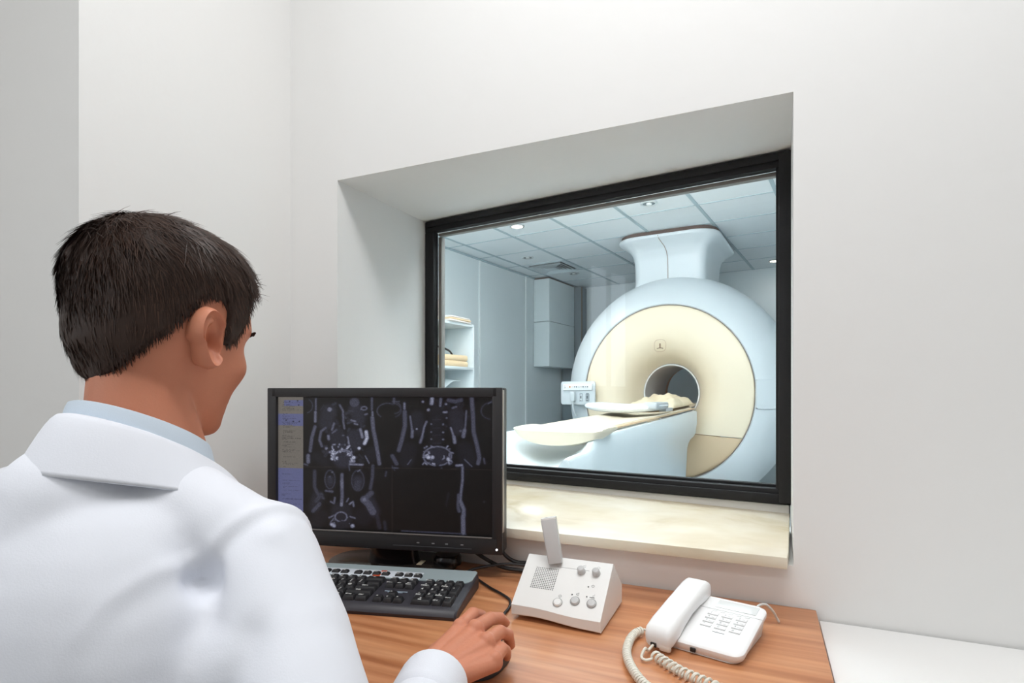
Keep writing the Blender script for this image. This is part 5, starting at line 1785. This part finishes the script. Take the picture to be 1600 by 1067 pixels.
band([lap(0.070, 0.070, 1.060, 0.40, 0.0), lap(0.0685, 0.0695, 1.085, 0.43, 0.0), lap(0.0690, 0.0705, 1.0985, 0.45, 0.0), lap(0.0725, 0.075, 1.1010, 0.45, 0.02), lap(0.0790, 0.083, 1.092, 0.42, 0.05), lap(0.0890, 0.093, 1.074, 0.36, 0.12),
      lap(0.0975, 0.1025, 1.055, 0.29, 0.2), lap(0.1005, 0.1060, 1.0475, 0.26, 0.24)], M_COAT, 'coat_collar', 0.0028)

# --- cuffs: a doubled hem at each sleeve end
for W_, E_ in ((RW, RE), (LWr, LE)):
    d = (W_ - E_).normalized()
    Mx = Matrix.Translation(W_.lerp(E_, 0.30)) @ d.to_track_quat('Z', 'Y').to_matrix().to_4x4()
    MB().lathe([(0.032, -0.012), (0.0375, -0.004), (0.0395, 0.0), (0.0408, 0.004), (0.0405, 0.040), (0.0395, 0.048), (0.0370, 0.049), (0.0355, 0.044), (0.0345, 0.01)], 40, Mx).build('cuff', M_COAT, man, 60)

# --- trousers and shoes
mb = MB()
mb.ball((-0.64, 0.285, 0.49), (0.178, 0.132, 0.095), 24, 16)
for s in (-1, 1):
    hip, kn, an = V((-0.64 + s * 0.085, 0.30, 0.478)), V((-0.64 + s * 0.10, 0.70, 0.50)), V((-0.64 + s * 0.10, 0.68, 0.10))
    mb.capsule(hip, 0.085, kn, 0.066); mb.capsule(kn, 0.064, an + V((0, 0, 0.03)), 0.05)
tr_ = remesh(mb, 0.007, 6)
link_mesh('trousers', tr_, M_TROUS, man, 80)
for s in (-1, 1):
    q = MB()
    x = -0.64 + s * 0.10
    rings = []
    for y, w, h in ((0.60, 0.018, 0.03), (0.61, 0.032, 0.06), (0.66, 0.040, 0.10), (0.70, 0.043, 0.095), (0.78, 0.047, 0.06), (0.84, 0.043, 0.048), (0.875, 0.028, 0.036), (0.885, 0.012, 0.022)):
        rings.append([(x + px, y, 0.002 + h / 2 + pz) for px, pz in rrect(w, h / 2, min(w, h / 2) * 0.8, 4)])
    q.loft(rings).build('shoe', M_SHOE, man, 50)

# --- stool
stl = thing('office_stool', 'round dark office stool under the seated person', 'stool', (-0.64, 0.26, 0))
MB().lathe([(0.0001, 0.318), (0.19, 0.318), (0.20, 0.328), (0.20, 0.355), (0.18, 0.366), (0.0001, 0.369)], 40).build('seat', mat('stool_seat', srgb(46, 48, 54), 0.7), stl)
MB().lathe([(0.0001, 0.06), (0.026, 0.06), (0.026, 0.2), (0.018, 0.2), (0.018, 0.318), (0.0001, 0.318)], 24).build('column', M_SILVEDGE, stl)
for k in range(5):
    a = R(72 * k + 20)
    lg = MB().tube([(0, 0, 0.085), (0.12 * math.cos(a), 0.12 * math.sin(a), 0.08), (0.25 * math.cos(a), 0.25 * math.sin(a), 0.062)], [0.02, 0.017, 0.013], 10).build('leg', M_BLK, stl)
    MB().lathe([(0.0001, -0.012), (0.024, -0.012), (0.025, 0), (0.024, 0.012), (0.0001, 0.012)], 20, Matrix.Translation((0.25 * math.cos(a), 0.25 * math.sin(a), 0.0255)) @ Matrix.Rotation(a + R(90), 4, 'Z') @ Matrix.Rotation(R(90), 4, 'Y')).build('caster', M_BLK, lg)
# ------------------------------------------------------------------ lights
def area(name, loc, size, power, rot=(0, 0, 0), color=(1, 1, 1), sy=None, spread=180):
    l = bpy.data.lights.new(name, 'AREA')
    l.shape = 'RECTANGLE'
    l.size = size
    l.size_y = sy or size
    l.energy = power
    l.color = color
    l.spread = R(spread)
    o = bpy.data.objects.new(name, l)
    COL.objects.link(o)
    o.location = loc
    o.rotation_euler = rot
    return o


# control room: overhead light, then an added unseen fill behind the camera
area("control_room_light", (-0.05, 0.42, 2.73), 1.2, 22, sy=0.45)
area("control_room_light", (-0.7, -1.25, 2.73), 1.2, 15, sy=0.6)
# scanner room: unseen lights added by the window wall, one turned up to brighten the ceiling
area('scanner_added_light', rm(-2.3, 2.0, 2.3), 1.2, 8, rot=(R(58), 0, -PH - R(10)), color=(0.98, 0.995, 1.0), sy=0.4)
area('scanner_added_light', rm(-0.2, 2.0, 2.42), 1.2, 8, rot=(R(45), 0, -PH + R(20)), color=(0.98, 0.995, 1.0), sy=0.4)
area('scanner_added_uplight', rm(-1.0, 2.0, 1.85), 1.6, 108, rot=(R(180), 0, -PH), color=(0.98, 0.995, 1.0), sy=0.3)

# the two lit downlights really shine
for (x, y), pw_ in (((-2.50, 4.10), 34), ((-0.80, 6.63), 4), ):
    l = bpy.data.lights.new('downlight_beam', 'SPOT')
    l.energy = pw_
    l.spot_size = R(165)
    l.spot_blend = 1.0
    l.shadow_soft_size = 0.05
    l.color = (1.0, 0.98, 0.95)
    o = bpy.data.objects.new('downlight_beam', l)
    COL.objects.link(o)
    o.location = rm(x, y, CZ - 0.03)

w = bpy.data.worlds.new('World')
SC.world = w
w.use_nodes = True
w.node_tree.nodes['Background'].inputs['Color'].default_value = (1, 1, 1, 1)
w.node_tree.nodes['Background'].inputs['Strength'].default_value = 0.3

# ------------------------------------------------------------------ camera
cam = bpy.data.cameras.new('camera')
cam.sensor_width = 36
cam.lens = 880 / 1600 * 36
cam.shift_y = 81.5 / 1600
cam.clip_start = 0.02
co = bpy.data.objects.new('camera', cam)
COL.objects.link(co)
co.location = (0, 0, 1.12)
co.rotation_euler = (R(90), 0, R(23.9))
SC.camera = co
SC.view_settings.view_transform = 'Standard'
SC.view_settings.look = 'None'
SC.view_settings.gamma = 1
SC.view_settings.exposure = 0.0
SC.cycles.use_denoising = True
SC.cycles.max_bounces = 8
SC.cycles.diffuse_bounces = 6
SC.cycles.transparent_max_bounces = 16
